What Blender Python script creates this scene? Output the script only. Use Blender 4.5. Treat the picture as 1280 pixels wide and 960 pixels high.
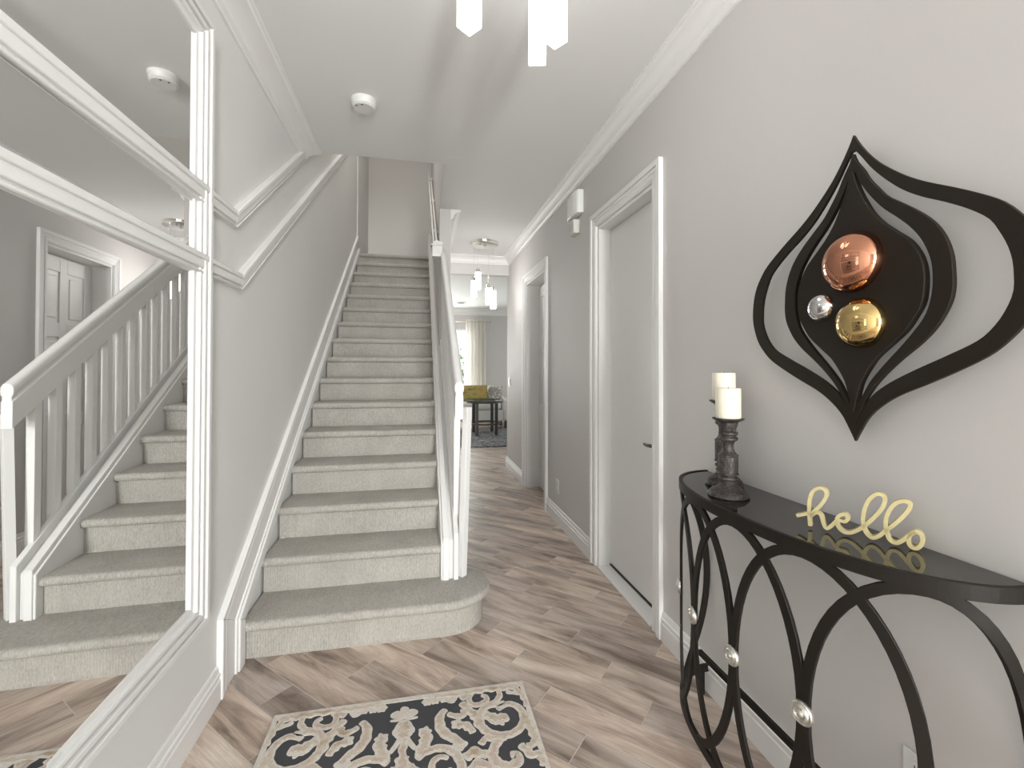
import bpy, bmesh, math, random
from mathutils import Vector, Matrix

random.seed(7)
for o in list(bpy.data.objects): bpy.data.objects.remove(o)
C = bpy.context.scene.collection
SC = bpy.context.scene
PI = math.pi

# ------------------------------------------------------------------ camera
F, YAW, PIT, ROL, CY = 564.66, math.radians(11.654), math.radians(0.60), math.radians(0.148), 455.3
cam_d = bpy.data.cameras.new('camera'); cam = bpy.data.objects.new('camera', cam_d); C.objects.link(cam)
cam_d.sensor_width = 36; cam_d.sensor_fit = 'HORIZONTAL'; cam_d.lens = F / 1280 * 36
cam_d.shift_y = (CY - 480) / 1280; cam_d.clip_start = .02; cam_d.clip_end = 100
fwd = Vector((math.sin(YAW), math.cos(YAW), 0)); rt = Vector((math.cos(YAW), -math.sin(YAW), 0)); up = Vector((0, 0, 1))
fw = fwd * math.cos(PIT) + up * math.sin(PIT); u0 = up * math.cos(PIT) - fwd * math.sin(PIT)
r1 = rt * math.cos(ROL) + u0 * math.sin(ROL); u1 = u0 * math.cos(ROL) - rt * math.sin(ROL)
m = Matrix((r1, u1, -fw)).transposed().to_4x4(); m.translation = Vector((0, 0, 1.3))
cam.matrix_world = m
SC.camera = cam

# ------------------------------------------------------------------ world, light, exposure
w = bpy.data.worlds.new('world'); SC.world = w; w.use_nodes = True
bg = w.node_tree.nodes['Background']; bg.inputs[0].default_value = (.92, .96, 1, 1); bg.inputs[1].default_value = 2.2
SC.view_settings.view_transform = 'Standard'; SC.view_settings.look = 'None'
SC.view_settings.gamma = 1; SC.view_settings.use_curve_mapping = False
SC.view_settings.exposure = -.20

def area(name, loc, target, sx, sy, power, col):
    d = bpy.data.lights.new(name, 'AREA'); d.shape = 'RECTANGLE'; d.size = sx; d.size_y = sy; d.energy = power; d.color = col
    o = bpy.data.objects.new(name, d); C.objects.link(o); o.location = loc
    o.rotation_euler = (Vector(target) - Vector(loc)).to_track_quat('-Z', 'Y').to_euler(); return o
# daylight: through the glazed front door behind the camera, and the living room window
area('daylight_entry', (.80, -4.15, 1.45), (.80, 0, 1.35), .68, 2.5, 520, (1, .988, .982))
area('fill_side_right', (1.4, -.95, 1.55), (-2, -.95, 1.55), 1.4, 1.9, 16, (1, .988, .982))  # fill light added to brighten the left wall
area('daylight_living', (.0, 11.5, 1.5), (.0, 8, 1.0), 2.2, 2.0, 245, (1, .985, .96))
area('daylight_living_side', (3.45, 8.6, 1.5), (0, 8.6, 1.2), 2.6, 2.0, 5, (1, .985, .96))
area('fill_side_room', (2.2, 4.6, 2.7), (2.2, 4.6, 0), .4, .4, 14, (1, .96, .92))  # area light added to lift the dark room behind the ajar door
area('lamp_upstairs', (-.3, 4.6, 5.25), (-.3, 4.6, 0), .7, 1.0, 23, (1, .96, .91))

# ------------------------------------------------------------------ materials
def nmat(name, rough=.5, col=(.5, .5, .5), metal=0, spec=.5):
    mt = bpy.data.materials.new(name); mt.use_nodes = True; nt = mt.node_tree; b = nt.nodes['Principled BSDF']
    b.inputs['Base Color'].default_value = (*col, 1); b.inputs['Roughness'].default_value = rough
    b.inputs['Metallic'].default_value = metal; b.inputs['Specular IOR Level'].default_value = spec
    return mt, nt, b
def nd(nt, t, **k):
    n = nt.nodes.new(t)
    for a, v in k.items():
        if a.startswith('i_'): n.inputs[a[2:].replace('_', ' ')].default_value = v
        else: setattr(n, a, v)
    return n
def bump(nt, b, src, strength=.1, dist=.002):
    bp = nd(nt, 'ShaderNodeBump'); bp.inputs['Strength'].default_value = strength; bp.inputs['Distance'].default_value = dist
    nt.links.new(src, bp.inputs['Height']); nt.links.new(bp.outputs[0], b.inputs['Normal'])
def ramp(nt, src, stops):
    r = nd(nt, 'ShaderNodeValToRGB'); e = r.color_ramp.elements
    while len(e) < len(stops): e.new(.5)
    for q, (p, c) in zip(e, stops): q.position = p; q.color = (*c, 1)
    nt.links.new(src, r.inputs[0]); return r
def painted(name, col, rough, bs=.05, scale=260):
    mt, nt, b = nmat(name, rough, col)
    tc = nd(nt, 'ShaderNodeTexCoord'); n = nd(nt, 'ShaderNodeTexNoise', i_Scale=scale, i_Detail=2.0)
    nt.links.new(tc.outputs['Object'], n.inputs['Vector']); bump(nt, b, n.outputs[0], bs, .001)
    n2 = nd(nt, 'ShaderNodeTexNoise', i_Scale=1.3, i_Detail=2.0); nt.links.new(tc.outputs['Object'], n2.inputs['Vector'])
    r = ramp(nt, n2.outputs[0], [(.3, tuple(c * .985 for c in col)), (.7, tuple(min(1, c * 1.015) for c in col))])
    nt.links.new(r.outputs[0], b.inputs['Base Color'])
    return mt
M = {}
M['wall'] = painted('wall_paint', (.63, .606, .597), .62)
M['wall_l'] = painted('wall_paint_lit', (.775, .772, .758), .6)  # left wall's brighter light is put into this lighter paint colour
M['upper'] = painted('upper_paint', (.78, .765, .74), .6)
M['ceiling'] = painted('ceiling_paint', (.78, .775, .765), .7)
M['trim'] = painted('trim_paint', (.83, .82, .812), .48, .02)
M['door'] = painted('door_paint', (.79, .785, .775), .4, .02)
M['plastic'] = painted('white_plastic', (.73, .725, .71), .35, .01)

def carpet():
    mt, nt, b = nmat('loop_carpet', .95, spec=.1)
    tc = nd(nt, 'ShaderNodeTexCoord')
    n = nd(nt, 'ShaderNodeTexNoise', i_Scale=5.0, i_Detail=5.0, i_Roughness=.7); nt.links.new(tc.outputs['Object'], n.inputs['Vector'])
    r = ramp(nt, n.outputs[0], [(.25, (.415, .388, .355)), (.75, (.525, .498, .46))])
    mp = nd(nt, 'ShaderNodeMapping'); mp.inputs['Scale'].default_value = (1, .35, .35); nt.links.new(tc.outputs['Object'], mp.inputs[0])
    f = nd(nt, 'ShaderNodeTexNoise', i_Scale=190.0, i_Detail=2.0); nt.links.new(mp.outputs[0], f.inputs['Vector'])
    r2 = ramp(nt, f.outputs[0], [(.3, (.80, .80, .80)), (.7, (1.08, 1.08, 1.08))])
    mx = nd(nt, 'ShaderNodeMixRGB', blend_type='MULTIPLY'); mx.inputs[0].default_value = 1
    nt.links.new(r.outputs[0], mx.inputs[1]); nt.links.new(r2.outputs[0], mx.inputs[2]); nt.links.new(mx.outputs[0], b.inputs['Base Color'])
    wv = nd(nt, 'ShaderNodeTexWave', bands_direction='X', i_Scale=28.0, i_Distortion=1.2); wv.inputs['Detail Scale'].default_value = 6
    nt.links.new(tc.outputs['Object'], wv.inputs['Vector'])
    ad = nd(nt, 'ShaderNodeMath', operation='ADD'); nt.links.new(wv.outputs['Fac'], ad.inputs[0]); nt.links.new(f.outputs[0], ad.inputs[1])
    bump(nt, b, ad.outputs[0], .38, .003); return mt
M['carpet'] = carpet()

def wood_tile():
    mt, nt, b = nmat('wood_look_tile', .38)
    tc = nd(nt, 'ShaderNodeTexCoord'); oi = nd(nt, 'ShaderNodeObjectInfo')
    mul = nd(nt, 'ShaderNodeMath', operation='MULTIPLY'); mul.inputs[1].default_value = 37.0; nt.links.new(oi.outputs['Random'], mul.inputs[0])
    cb = nd(nt, 'ShaderNodeCombineXYZ'); nt.links.new(mul.outputs[0], cb.inputs[0]); nt.links.new(mul.outputs[0], cb.inputs[2])
    ad = nd(nt, 'ShaderNodeVectorMath', operation='ADD'); nt.links.new(tc.outputs['Object'], ad.inputs[0]); nt.links.new(cb.outputs[0], ad.inputs[1])
    mp = nd(nt, 'ShaderNodeMapping'); mp.inputs['Scale'].default_value = (1.6, 9.0, 1); nt.links.new(ad.outputs[0], mp.inputs[0])
    n = nd(nt, 'ShaderNodeTexNoise', i_Scale=1.3, i_Detail=8.0, i_Roughness=.62, i_Distortion=.6); nt.links.new(mp.outputs[0], n.inputs['Vector'])
    r = ramp(nt, n.outputs[0], [(.29, (.165, .120, .095)), (.41, (.37, .290, .242)), (.54, (.58, .478, .410)), (.70, (.74, .65, .575))])
    mp2 = nd(nt, 'ShaderNodeMapping'); mp2.inputs['Scale'].default_value = (3, 90, 1); nt.links.new(ad.outputs[0], mp2.inputs[0])
    n2 = nd(nt, 'ShaderNodeTexNoise', i_Scale=2.0, i_Detail=3.0); nt.links.new(mp2.outputs[0], n2.inputs['Vector'])
    r2 = ramp(nt, n2.outputs[0], [(.3, (.86, .86, .86)), (.7, (1.1, 1.1, 1.1))])
    mx = nd(nt, 'ShaderNodeMixRGB', blend_type='MULTIPLY'); mx.inputs[0].default_value = 1
    nt.links.new(r.outputs[0], mx.inputs[1]); nt.links.new(r2.outputs[0], mx.inputs[2])
    tr = ramp(nt, oi.outputs['Random'], [(0, (.74, .735, .75)), (.5, (1.0, .99, .98)), (1, (1.17, 1.14, 1.11))])
    mx2 = nd(nt, 'ShaderNodeMixRGB', blend_type='MULTIPLY'); mx2.inputs[0].default_value = 1
    nt.links.new(mx.outputs[0], mx2.inputs[1]); nt.links.new(tr.outputs[0], mx2.inputs[2]); nt.links.new(mx2.outputs[0], b.inputs['Base Color'])
    bump(nt, b, n2.outputs[0], .12, .001); return mt
M['tile'] = wood_tile()
M['grout'] = painted('grout', (.66, .60, .54), .8)

def simple(name, col, rough, metal=0, bs=0, scale=80, spec=.5):
    mt, nt, b = nmat(name, rough, col, metal, spec)
    tc = nd(nt, 'ShaderNodeTexCoord'); n = nd(nt, 'ShaderNodeTexNoise', i_Scale=scale, i_Detail=3.0); nt.links.new(tc.outputs['Object'], n.inputs['Vector'])
    if bs: bump(nt, b, n.outputs[0], bs, .001)
    r = ramp(nt, n.outputs[0], [(.3, tuple(c * .9 for c in col)), (.7, tuple(min(1, c * 1.1) for c in col))])
    nt.links.new(r.outputs[0], b.inputs['Base Color']); return mt
M['iron'] = simple('dark_bronze_iron', (.011, .008, .006), .5, 0, .1, 120, .25)
M['art'] = simple('espresso_metal', (.016, .011, .007), .55, 0, .12, 300, .25)
M['blackglass'] = nmat('black_glass', .04, (.012, .009, .008), 0, .8)[0]
M['copper'] = nmat('copper_mirror', .06, (.54, .25, .16), 1)[0]
M['silver'] = nmat('silver_mirror', .05, (.66, .64, .64), 1)[0]
M['gold'] = nmat('gold_mirror', .05, (.60, .43, .19), 1)[0]
M['chrome'] = nmat('chrome', .08, (.80, .79, .76), 1)[0]
M['nickel'] = simple('pewter', (.62, .60, .56), .3, .9, .15, 200)
M['mirror'] = nmat('mirror_glass', .005, (.90, .905, .90), 1)[0]
M['dark'] = simple('dark_gap', (.03, .027, .025), .6)
M['hello'] = simple('gold_painted_wood', (.53, .45, .24), .4, .15, .02, 60)
M['handle'] = simple('bronze_handle', (.06, .045, .035), .35, .8)
M['rugdark'] = simple('charcoal_rug', (.075, .075, .082), .95, 0, .5, 500, .1)
M['creamfab'] = simple('cream_fabric', (.66, .64, .60), .9, 0, .3, 300, .1)
M['tablewood'] = simple('dark_table_wood', (.055, .048, .046), .45)
M['foliage'] = simple('garden_green', (.16, .26, .10), .8, 0, .3, 20)

def rug_cream(*stops):
    mt, nt, b = nmat('cream_rug_pile', .95, spec=.1)
    tc = nd(nt, 'ShaderNodeTexCoord'); n = nd(nt, 'ShaderNodeTexNoise', i_Scale=14.0, i_Detail=4.0); nt.links.new(tc.outputs['Object'], n.inputs['Vector'])
    r = ramp(nt, n.outputs[0], list(stops))
    f = nd(nt, 'ShaderNodeTexNoise', i_Scale=420.0, i_Detail=2.0); nt.links.new(tc.outputs['Object'], f.inputs['Vector'])
    r2 = ramp(nt, f.outputs[0], [(.3, (.78, .78, .78)), (.7, (1.12, 1.12, 1.12))])
    mx = nd(nt, 'ShaderNodeMixRGB', blend_type='MULTIPLY'); mx.inputs[0].default_value = 1
    nt.links.new(r.outputs[0], mx.inputs[1]); nt.links.new(r2.outputs[0], mx.inputs[2]); nt.links.new(mx.outputs[0], b.inputs['Base Color'])
    bump(nt, b, f.outputs[0], .5, .002); return mt
M['rugcream'] = rug_cream((.30, (.60, .535, .465)), (.46, (.72, .675, .62)), (.60, (.67, .605, .545)), (.75, (.78, .745, .70)))
M['rugtan'] = rug_cream((.30, (.45, .35, .25)), (.46, (.66, .585, .50)), (.58, (.57, .455, .38)), (.72, (.68, .62, .56)))

def carved():
    mt, nt, b = nmat('carved_dark_wood', .5)
    tc = nd(nt, 'ShaderNodeTexCoord'); mp = nd(nt, 'ShaderNodeMapping'); mp.inputs['Scale'].default_value = (1, 1, .5); nt.links.new(tc.outputs['Object'], mp.inputs[0])
    n = nd(nt, 'ShaderNodeTexNoise', i_Scale=75.0, i_Detail=5.0, i_Distortion=2.5); nt.links.new(mp.outputs[0], n.inputs['Vector'])
    r = ramp(nt, n.outputs[0], [(.38, (.012, .010, .010)), (.5, (.036, .026, .023)), (.62, (.075, .060, .056)), (.76, (.20, .175, .165))])
    nt.links.new(r.outputs[0], b.inputs['Base Color']); bump(nt, b, n.outputs[0], .8, .003); return mt
M['carved'] = carved()
def wax():
    mt, nt, b = nmat('ivory_wax', .5, (.84, .77, .65))
    b.inputs['Subsurface Weight'].default_value = .25; b.inputs['Subsurface Radius'].default_value = (.02, .012, .006); b.inputs['Subsurface Scale'].default_value = .5
    return mt
M['wax'] = wax()
def emis(name, col, s):
    mt, nt, b = nmat(name, .3, (.9, .9, .9)); b.inputs['Emission Color'].default_value = (*col, 1); b.inputs['Emission Strength'].default_value = s; return mt
M['glow'] = emis('lit_crystal', (1, .985, .95), 4.6)
M['glow_far'] = emis('lit_crystal_hall', (1, .98, .94), 13)
def glass(name, tint=(1, 1, 1), fac=.9):
    mt = bpy.data.materials.new(name); mt.use_nodes = True; nt = mt.node_tree; nt.nodes.clear()
    o = nd(nt, 'ShaderNodeOutputMaterial'); t = nd(nt, 'ShaderNodeBsdfTransparent'); g = nd(nt, 'ShaderNodeBsdfGlossy'); mx = nd(nt, 'ShaderNodeMixShader')
    t.inputs[0].default_value = (*tint, 1); g.inputs['Roughness'].default_value = .02; mx.inputs[0].default_value = 1 - fac
    nt.links.new(t.outputs[0], mx.inputs[1]); nt.links.new(g.outputs[0], mx.inputs[2]); nt.links.new(mx.outputs[0], o.inputs[0]); return mt
M['glass'] = glass('window_glass', (.97, .99, .98), .93)
M['greenglass'] = glass('table_glass', (.60, .80, .72), .72)
def curtain():
    mt, nt, b = nmat('sheer_curtain', .9, (.82, .80, .75), spec=.1)
    tl = nd(nt, 'ShaderNodeBsdfTranslucent'); tl.inputs[0].default_value = (.88, .86, .81, 1); mx = nd(nt, 'ShaderNodeMixShader'); mx.inputs[0].default_value = .4
    nt.links.new(b.outputs[0], mx.inputs[1]); nt.links.new(tl.outputs[0], mx.inputs[2]); nt.links.new(mx.outputs[0], nt.nodes['Material Output'].inputs[0]); return mt
M['curtain'] = curtain()
def pillow_gold():
    mt, nt, b = nmat('patterned_gold_fabric', .7)
    tc = nd(nt, 'ShaderNodeTexCoord'); mp = nd(nt, 'ShaderNodeMapping'); mp.inputs['Scale'].default_value = (1, 1, 3); nt.links.new(tc.outputs['Object'], mp.inputs[0])
    n = nd(nt, 'ShaderNodeTexNoise', i_Scale=6.0, i_Detail=2.0, i_Distortion=1.5); nt.links.new(mp.outputs[0], n.inputs['Vector'])
    r = ramp(nt, n.outputs[0], [(.32, (.10, .13, .06)), (.44, (.30, .25, .07)), (.56, (.38, .28, .09)), (.68, (.36, .13, .04))])
    nt.links.new(r.outputs[0], b.inputs['Base Color']); return mt
M['pillow'] = pillow_gold()
def patterned():
    mt, nt, b = nmat('patterned_white_fabric', .8)
    tc = nd(nt, 'ShaderNodeTexCoord'); n = nd(nt, 'ShaderNodeTexVoronoi', i_Scale=16.0); nt.links.new(tc.outputs['Object'], n.inputs['Vector'])
    r = ramp(nt, n.outputs['Distance'], [(.25, (.62, .60, .56)), (.55, (.30, .28, .26))]); nt.links.new(r.outputs[0], b.inputs['Base Color']); return mt
M['pillow2'] = patterned()
def shag():
    mt, nt, b = nmat('grey_shag', .95, spec=.1)
    tc = nd(nt, 'ShaderNodeTexCoord'); n = nd(nt, 'ShaderNodeTexNoise', i_Scale=22.0, i_Detail=6.0, i_Roughness=.8); nt.links.new(tc.outputs['Object'], n.inputs['Vector'])
    r = ramp(nt, n.outputs[0], [(.35, (.045, .045, .05)), (.5, (.17, .17, .18)), (.65, (.50, .49, .48))]); nt.links.new(r.outputs[0], b.inputs['Base Color'])
    bump(nt, b, n.outputs[0], 1, .02); return mt
M['shag'] = shag()

# ------------------------------------------------------------------ mesh helpers
class MB:
    def __init__(s): s.v = []; s.f = []
    def add(s, vs, fs):
        n = len(s.v); s.v += [tuple(v) for v in vs]; s.f += [tuple(i + n for i in f) for f in fs]; return s
    def box(s, x0, x1, y0, y1, z0, z1):
        return s.add([(x0, y0, z0), (x1, y0, z0), (x1, y1, z0), (x0, y1, z0), (x0, y0, z1), (x1, y0, z1), (x1, y1, z1), (x0, y1, z1)],
                     [(0, 3, 2, 1), (4, 5, 6, 7), (0, 1, 5, 4), (1, 2, 6, 5), (2, 3, 7, 6), (3, 0, 4, 7)])
    def prism(s, poly, a0, a1, axis):
        """poly: 2-D points; extruded along axis ('x': poly=(y,z), 'y': (x,z), 'z': (x,y))"""
        k = len(poly)
        def P(p, a): return {'x': (a, p[0], p[1]), 'y': (p[0], a, p[1]), 'z': (p[0], p[1], a)}[axis]
        return s.add([P(p, a0) for p in poly] + [P(p, a1) for p in poly],
                     [tuple(range(k))[::-1], tuple(range(k, 2 * k))] + [(i, (i + 1) % k, k + (i + 1) % k, k + i) for i in range(k)])
    def lathe(s, prof, cx, cy, z0=0, n=32, axis='z'):
        vs = []; k = len(prof)
        for i in range(n):
            a = 2 * PI * i / n
            for r, z in prof:
                if axis == 'z': vs.append((cx + r * math.cos(a), cy + r * math.sin(a), z0 + z))
                elif axis == 'x': vs.append((z0 + z, cx + r * math.cos(a), cy + r * math.sin(a)))
        fs = [(i * k + j, ((i + 1) % n) * k + j, ((i + 1) % n) * k + j + 1, i * k + j + 1) for i in range(n) for j in range(k - 1)]
        fs += [tuple(i * k for i in range(n))[::-1], tuple(i * k + k - 1 for i in range(n))]
        return s.add(vs, fs)
    def bar(s, pts, w, h, upv=None, closed=False):
        """rectangular bar swept along pts; w across (side), h along 'up'"""
        pts = [Vector(p) for p in pts]; n = len(pts); vs = []
        for i, p in enumerate(pts):
            t = (pts[(i + 1) % n] - pts[i - 1]) if closed else (pts[min(i + 1, n - 1)] - pts[max(i - 1, 0)])
            t.normalize(); U = upv(i) if callable(upv) else Vector(upv or (0, 0, 1))
            sd = t.cross(U); sd.normalize(); U2 = sd.cross(t)
            for a, b in ((-1, -1), (1, -1), (1, 1), (-1, 1)): vs.append(p + sd * a * w / 2 + U2 * b * h / 2)
        fs = []
        for i in range(n if closed else n - 1):
            j = (i + 1) % n
            for a in range(4): b = (a + 1) % 4; fs.append((i * 4 + a, i * 4 + b, j * 4 + b, j * 4 + a))
        if not closed: fs += [(3, 2, 1, 0), ((n - 1) * 4, (n - 1) * 4 + 1, (n - 1) * 4 + 2, (n - 1) * 4 + 3)]
        return s.add(vs, fs)
    def tube(s, pts, r, n=10):
        pts = [Vector(p) for p in pts]; vs = []; k = len(pts); sd = None
        for i, p in enumerate(pts):
            t = (pts[min(i + 1, k - 1)] - pts[max(i - 1, 0)]).normalized()
            if sd is None: sd = t.orthogonal().normalized()
            sd = (sd - t * sd.dot(t)).normalized(); U = t.cross(sd); rr = r[i] if isinstance(r, (list, tuple)) else r
            for a in range(n): vs.append(p + sd * math.cos(2 * PI * a / n) * rr + U * math.sin(2 * PI * a / n) * rr)
        fs = [(i * n + a, i * n + (a + 1) % n, (i + 1) * n + (a + 1) % n, (i + 1) * n + a) for i in range(k - 1) for a in range(n)]
        fs += [tuple(range(n))[::-1], tuple(range((k - 1) * n, k * n))]
        return s.add(vs, fs)
    def strip(s, path, lo, hi, x0, x1, axis='x'):
        """flat board following a 2-D path with mitred corners, from normal offset lo to hi, extruded on axis"""
        n = len(path); L = []; H = []
        for i in range(n):
            p = Vector(path[i]).to_2d() if False else Vector((path[i][0], path[i][1]))
            d = []
            if i > 0: q = p - Vector(path[i - 1]); d.append(q.normalized())
            if i < n - 1: q = Vector(path[i + 1]) - p; d.append(q.normalized())
            ns = [Vector((-q.y, q.x)) for q in d]
            nn = ns[0] if len(ns) == 1 else (ns[0] + ns[1]).normalized()
            sc = 1 / max(.3, nn.dot(ns[0])); L.append(p + nn * lo * sc); H.append(p + nn * hi * sc)
        for i in range(n - 1): s.prism([L[i], L[i + 1], H[i + 1], H[i]], x0, x1, axis)
        return s
        return s
    def build(s, name, mat, parent=None, bevel=0, smooth=35, seg=2):
        me = bpy.data.meshes.new(name); me.from_pydata(s.v, [], s.f)
        bm = bmesh.new(); bm.from_mesh(me)
        if bevel or len(s.v) < 20000: bmesh.ops.recalc_face_normals(bm, faces=bm.faces)
        bm.to_mesh(me); bm.free()
        me.materials.append(mat)
        if smooth:
            for p in me.polygons: p.use_smooth = True
            me.set_sharp_from_angle(angle=math.radians(smooth))
        o = bpy.data.objects.new(name, me); C.objects.link(o)
        if parent: o.parent = parent; o.matrix_parent_inverse = Matrix.Translation(-world_loc(parent))
        if bevel:
            b = o.modifiers.new('bevel', 'BEVEL'); b.width = bevel; b.segments = seg; b.limit_method = 'ANGLE'; b.angle_limit = math.radians(40)
        return o
def world_loc(o):
    v = Vector(o.location)
    if o.parent: v = v + world_loc(o.parent) + o.matrix_parent_inverse.translation
    return v
def tag(o, label=None, cat=None, group=None, kind=None):
    if label: o['label'] = label
    if cat: o['category'] = cat
    if group: o['group'] = group
    if kind: o['kind'] = kind
    return o
def thing(name, label, cat, loc=(0, 0, 0), group=None):
    o = bpy.data.objects.new(name, None); C.objects.link(o); o.location = loc; o.empty_display_size = .1
    return tag(o, label, cat, group)
def struct(o, label=None): o['kind'] = 'structure'; (label and o.__setitem__('label', label)); return o
def catmull(pts, sub=6, closed=False):
    n = len(pts); out = []
    rng = range(n) if closed else range(n - 1)
    for i in rng:
        g = (lambda j: Vector(pts[j % n])) if closed else (lambda j: Vector(pts[max(0, min(n - 1, j))]))
        p0, p1, p2, p3 = g(i - 1), g(i), g(i + 1), g(i + 2)
        for k in range(sub):
            t = k / sub
            out.append(.5 * ((2 * p1) + (-p0 + p2) * t + (2 * p0 - 5 * p1 + 4 * p2 - p3) * t * t + (-p0 + 3 * p1 - 3 * p2 + p3) * t ** 3))
    if not closed: out.append(Vector(pts[-1]))
    return out

# ------------------------------------------------------------------ dimensions
XL, XR, CZ = -.77, 1.16, 2.76
R_, G_, D_ = .1748, .2609, 2.223
YB, YE, YF = -3.8, 5.83, 11.0        # back wall, end of the hall, far wall
HY = 3.24                            # front edge of the stairwell opening
UZ = 5.3

# ------------------------------------------------------------------ shell
SW = (-1.7, -.2, .55, 2.5)  # opening for the added side window
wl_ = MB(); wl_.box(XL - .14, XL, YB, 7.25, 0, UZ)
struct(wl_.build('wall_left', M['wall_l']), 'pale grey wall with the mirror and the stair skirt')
w_ = MB()
D1 = (2.085, 2.815, 2.245); D2 = (4.075, 4.865, 2.245)
x0, x1 = XR, XR + .15
w_.box(x0, x1, YB, SW[0], 0, CZ); w_.box(x0, x1, SW[0], SW[1], 0, SW[2]); w_.box(x0, x1, SW[0], SW[1], SW[3], CZ); w_.box(x0, x1, SW[1], D1[0], 0, CZ); w_.box(x0, x1, D1[0], D1[1], D1[2], CZ); w_.box(x0, x1, D1[1], D2[0], 0, CZ)
w_.box(x0, x1, D2[0], D2[1], D2[2], CZ); w_.box(x0, x1, D2[1], YE + .12, 0, CZ)
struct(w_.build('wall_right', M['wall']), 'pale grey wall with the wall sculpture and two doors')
struct(MB().box(XL - .14, .18, 7.12, 7.25, CZ, UZ).build('wall_stair_top', M['upper']), 'grey wall at the top of the stairs')
struct(MB().box(.18, .28, HY - .12, 7.25, CZ, UZ).build('wall_stairwell_right', M['upper']))
struct(MB().box(XL, .18, HY - .12, HY, CZ + .001, UZ).build('wall_stairwell_front', M['upper']))
struct(MB().box(.18, .28, 4.15, YE + .12, 0, CZ).build('wall_closet', M['wall']), 'short grey wall beside the upper stairs')
struct(MB().box(.28, XR, YE, YE + .12, 2.53, CZ).build('wall_header', M['wall']), 'grey header over the end of the hallway')
b_ = MB(); b_.box(XL - .14, .44, YB - .12, YB, 0, CZ); b_.box(1.15, XR + .15, YB - .12, YB, 0, CZ); b_.box(.44, 1.15, YB - .12, YB, 2.5, CZ)
struct(b_.build('wall_back', M['wall']))
struct(MB().box(XR + .15, 3.3, YE, YE + .12, 0, CZ).build('wall_living_front', M['wall']))
struct(MB().box(-1.6, -1.5, YE + .12, YF, 0, CZ).build('wall_living_left', M['wall']))
r_ = MB(); r_.box(3.2, 3.3, YE + .12, 7.3, 0, CZ); r_.box(3.2, 3.3, 9.9, YF, 0, CZ); r_.box(3.2, 3.3, 7.3, 9.9, 0, .5); r_.box(3.2, 3.3, 7.3, 9.9, 2.4, CZ)
struct(r_.build('wall_living_right', M['wall']))
WX0, WX1, WZ0, WZ1 = -1.1, 1.13, .45, 2.27
f_ = MB(); f_.box(-1.6, WX0, YF, YF + .15, 0, CZ); f_.box(WX1, 3.3, YF, YF + .15, 0, CZ); f_.box(WX0, WX1, YF, YF + .15, 0, WZ0); f_.box(WX0, WX1, YF, YF + .15, WZ1, CZ)
struct(f_.build('wall_far', M['wall']), 'grey living room wall behind the sofa')
struct(MB().box(XL, XL + .012, 5.93, 7.12, 2.60, UZ).build('wall_landing', M['upper']))
# ceilings
c_ = MB(); c_.box(XL - .14, XR + .15, YB - .12, HY - .12, CZ, CZ + .25); c_.box(XL, .18, HY - .12, HY, CZ, CZ + .001)
c_.box(.28, XR + .15, HY - .12, YE + .12, CZ, CZ + .25)
c_.box(.18, .28, HY - .12, 7.25, CZ - .001, CZ)
struct(c_.build('ceiling', M['ceiling']), 'white hallway ceiling')
c_ = MB(); c_.box(.28, 3.3, YE + .12, YF + .15, CZ, CZ + .25); c_.box(-1.6, .28, 7.25, YF + .15, CZ, CZ + .25); c_.box(-1.6, .28, YE + .12, 7.25, 2.22, 2.26)
struct(c_.build('ceiling_living', M['ceiling']))
struct(MB().box(XL - .14, .28, HY - .12, 7.25, UZ, UZ + .1).build('ceiling_upper', M['ceiling']))
# small side room behind the ajar door
s_ = MB(); s_.box(XR + .15, 3.0, 3.3, 3.4, 0, CZ); s_.box(3.0, 3.1, 3.3, YE, 0, CZ)
struct(s_.build('wall_side_room', M['wall']))
struct(MB().box(XR + .15, 3.1, 3.3, YE, CZ, CZ + .1).build('ceiling_side_room', M['ceiling']))
s_ = MB(); s_.box(XR + .15, 1.7, 1.9, 2.0, 0, CZ); s_.box(1.7, 1.8, 1.9, 3.3, 0, CZ); s_.box(XR + .15, 1.7, 3.2, 3.3, 0, CZ)
struct(s_.build('wall_cupboard', M['wall']))

# ------------------------------------------------------------------ floor: diagonal wood-look planks
floor = struct(MB().box(-1.6, 3.3, YB - .12, YF + .15, -.1, -.0012).build('floor', M['grout'], smooth=0), 'diagonal wood-look plank floor in grey brown tones')
floor.location = (0, 0, 0)
PW, PL, OFF, PH = .1445, .59, .37, .059
regions = [((XL, YB), (XR, 2.9)), ((.205, 2.9), (XR, YE)), ((-1.5, YE + .12), (3.2, YF)), ((.28, YE), (XR, YE + .12)), ((XR, 4.08), (3.0, 4.86))]
def clip(poly, lo, hi):
    for ax, val, sg in ((0, lo[0], 1), (0, hi[0], -1), (1, lo[1], 1), (1, hi[1], -1)):
        out = []
        for i in range(len(poly)):
            a, b = poly[i - 1], poly[i]; da, db = sg * (a[ax] - val), sg * (b[ax] - val)
            if (da >= 0) != (db >= 0): t = da / (da - db); out.append((a[0] + (b[0] - a[0]) * t, a[1] + (b[1] - a[1]) * t))
            if db >= 0: out.append(b)
        poly = out
        if len(poly) < 3: return []
    return poly
c45 = math.sqrt(.5)
planks = []; farmb = MB()
gap = .0018
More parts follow.
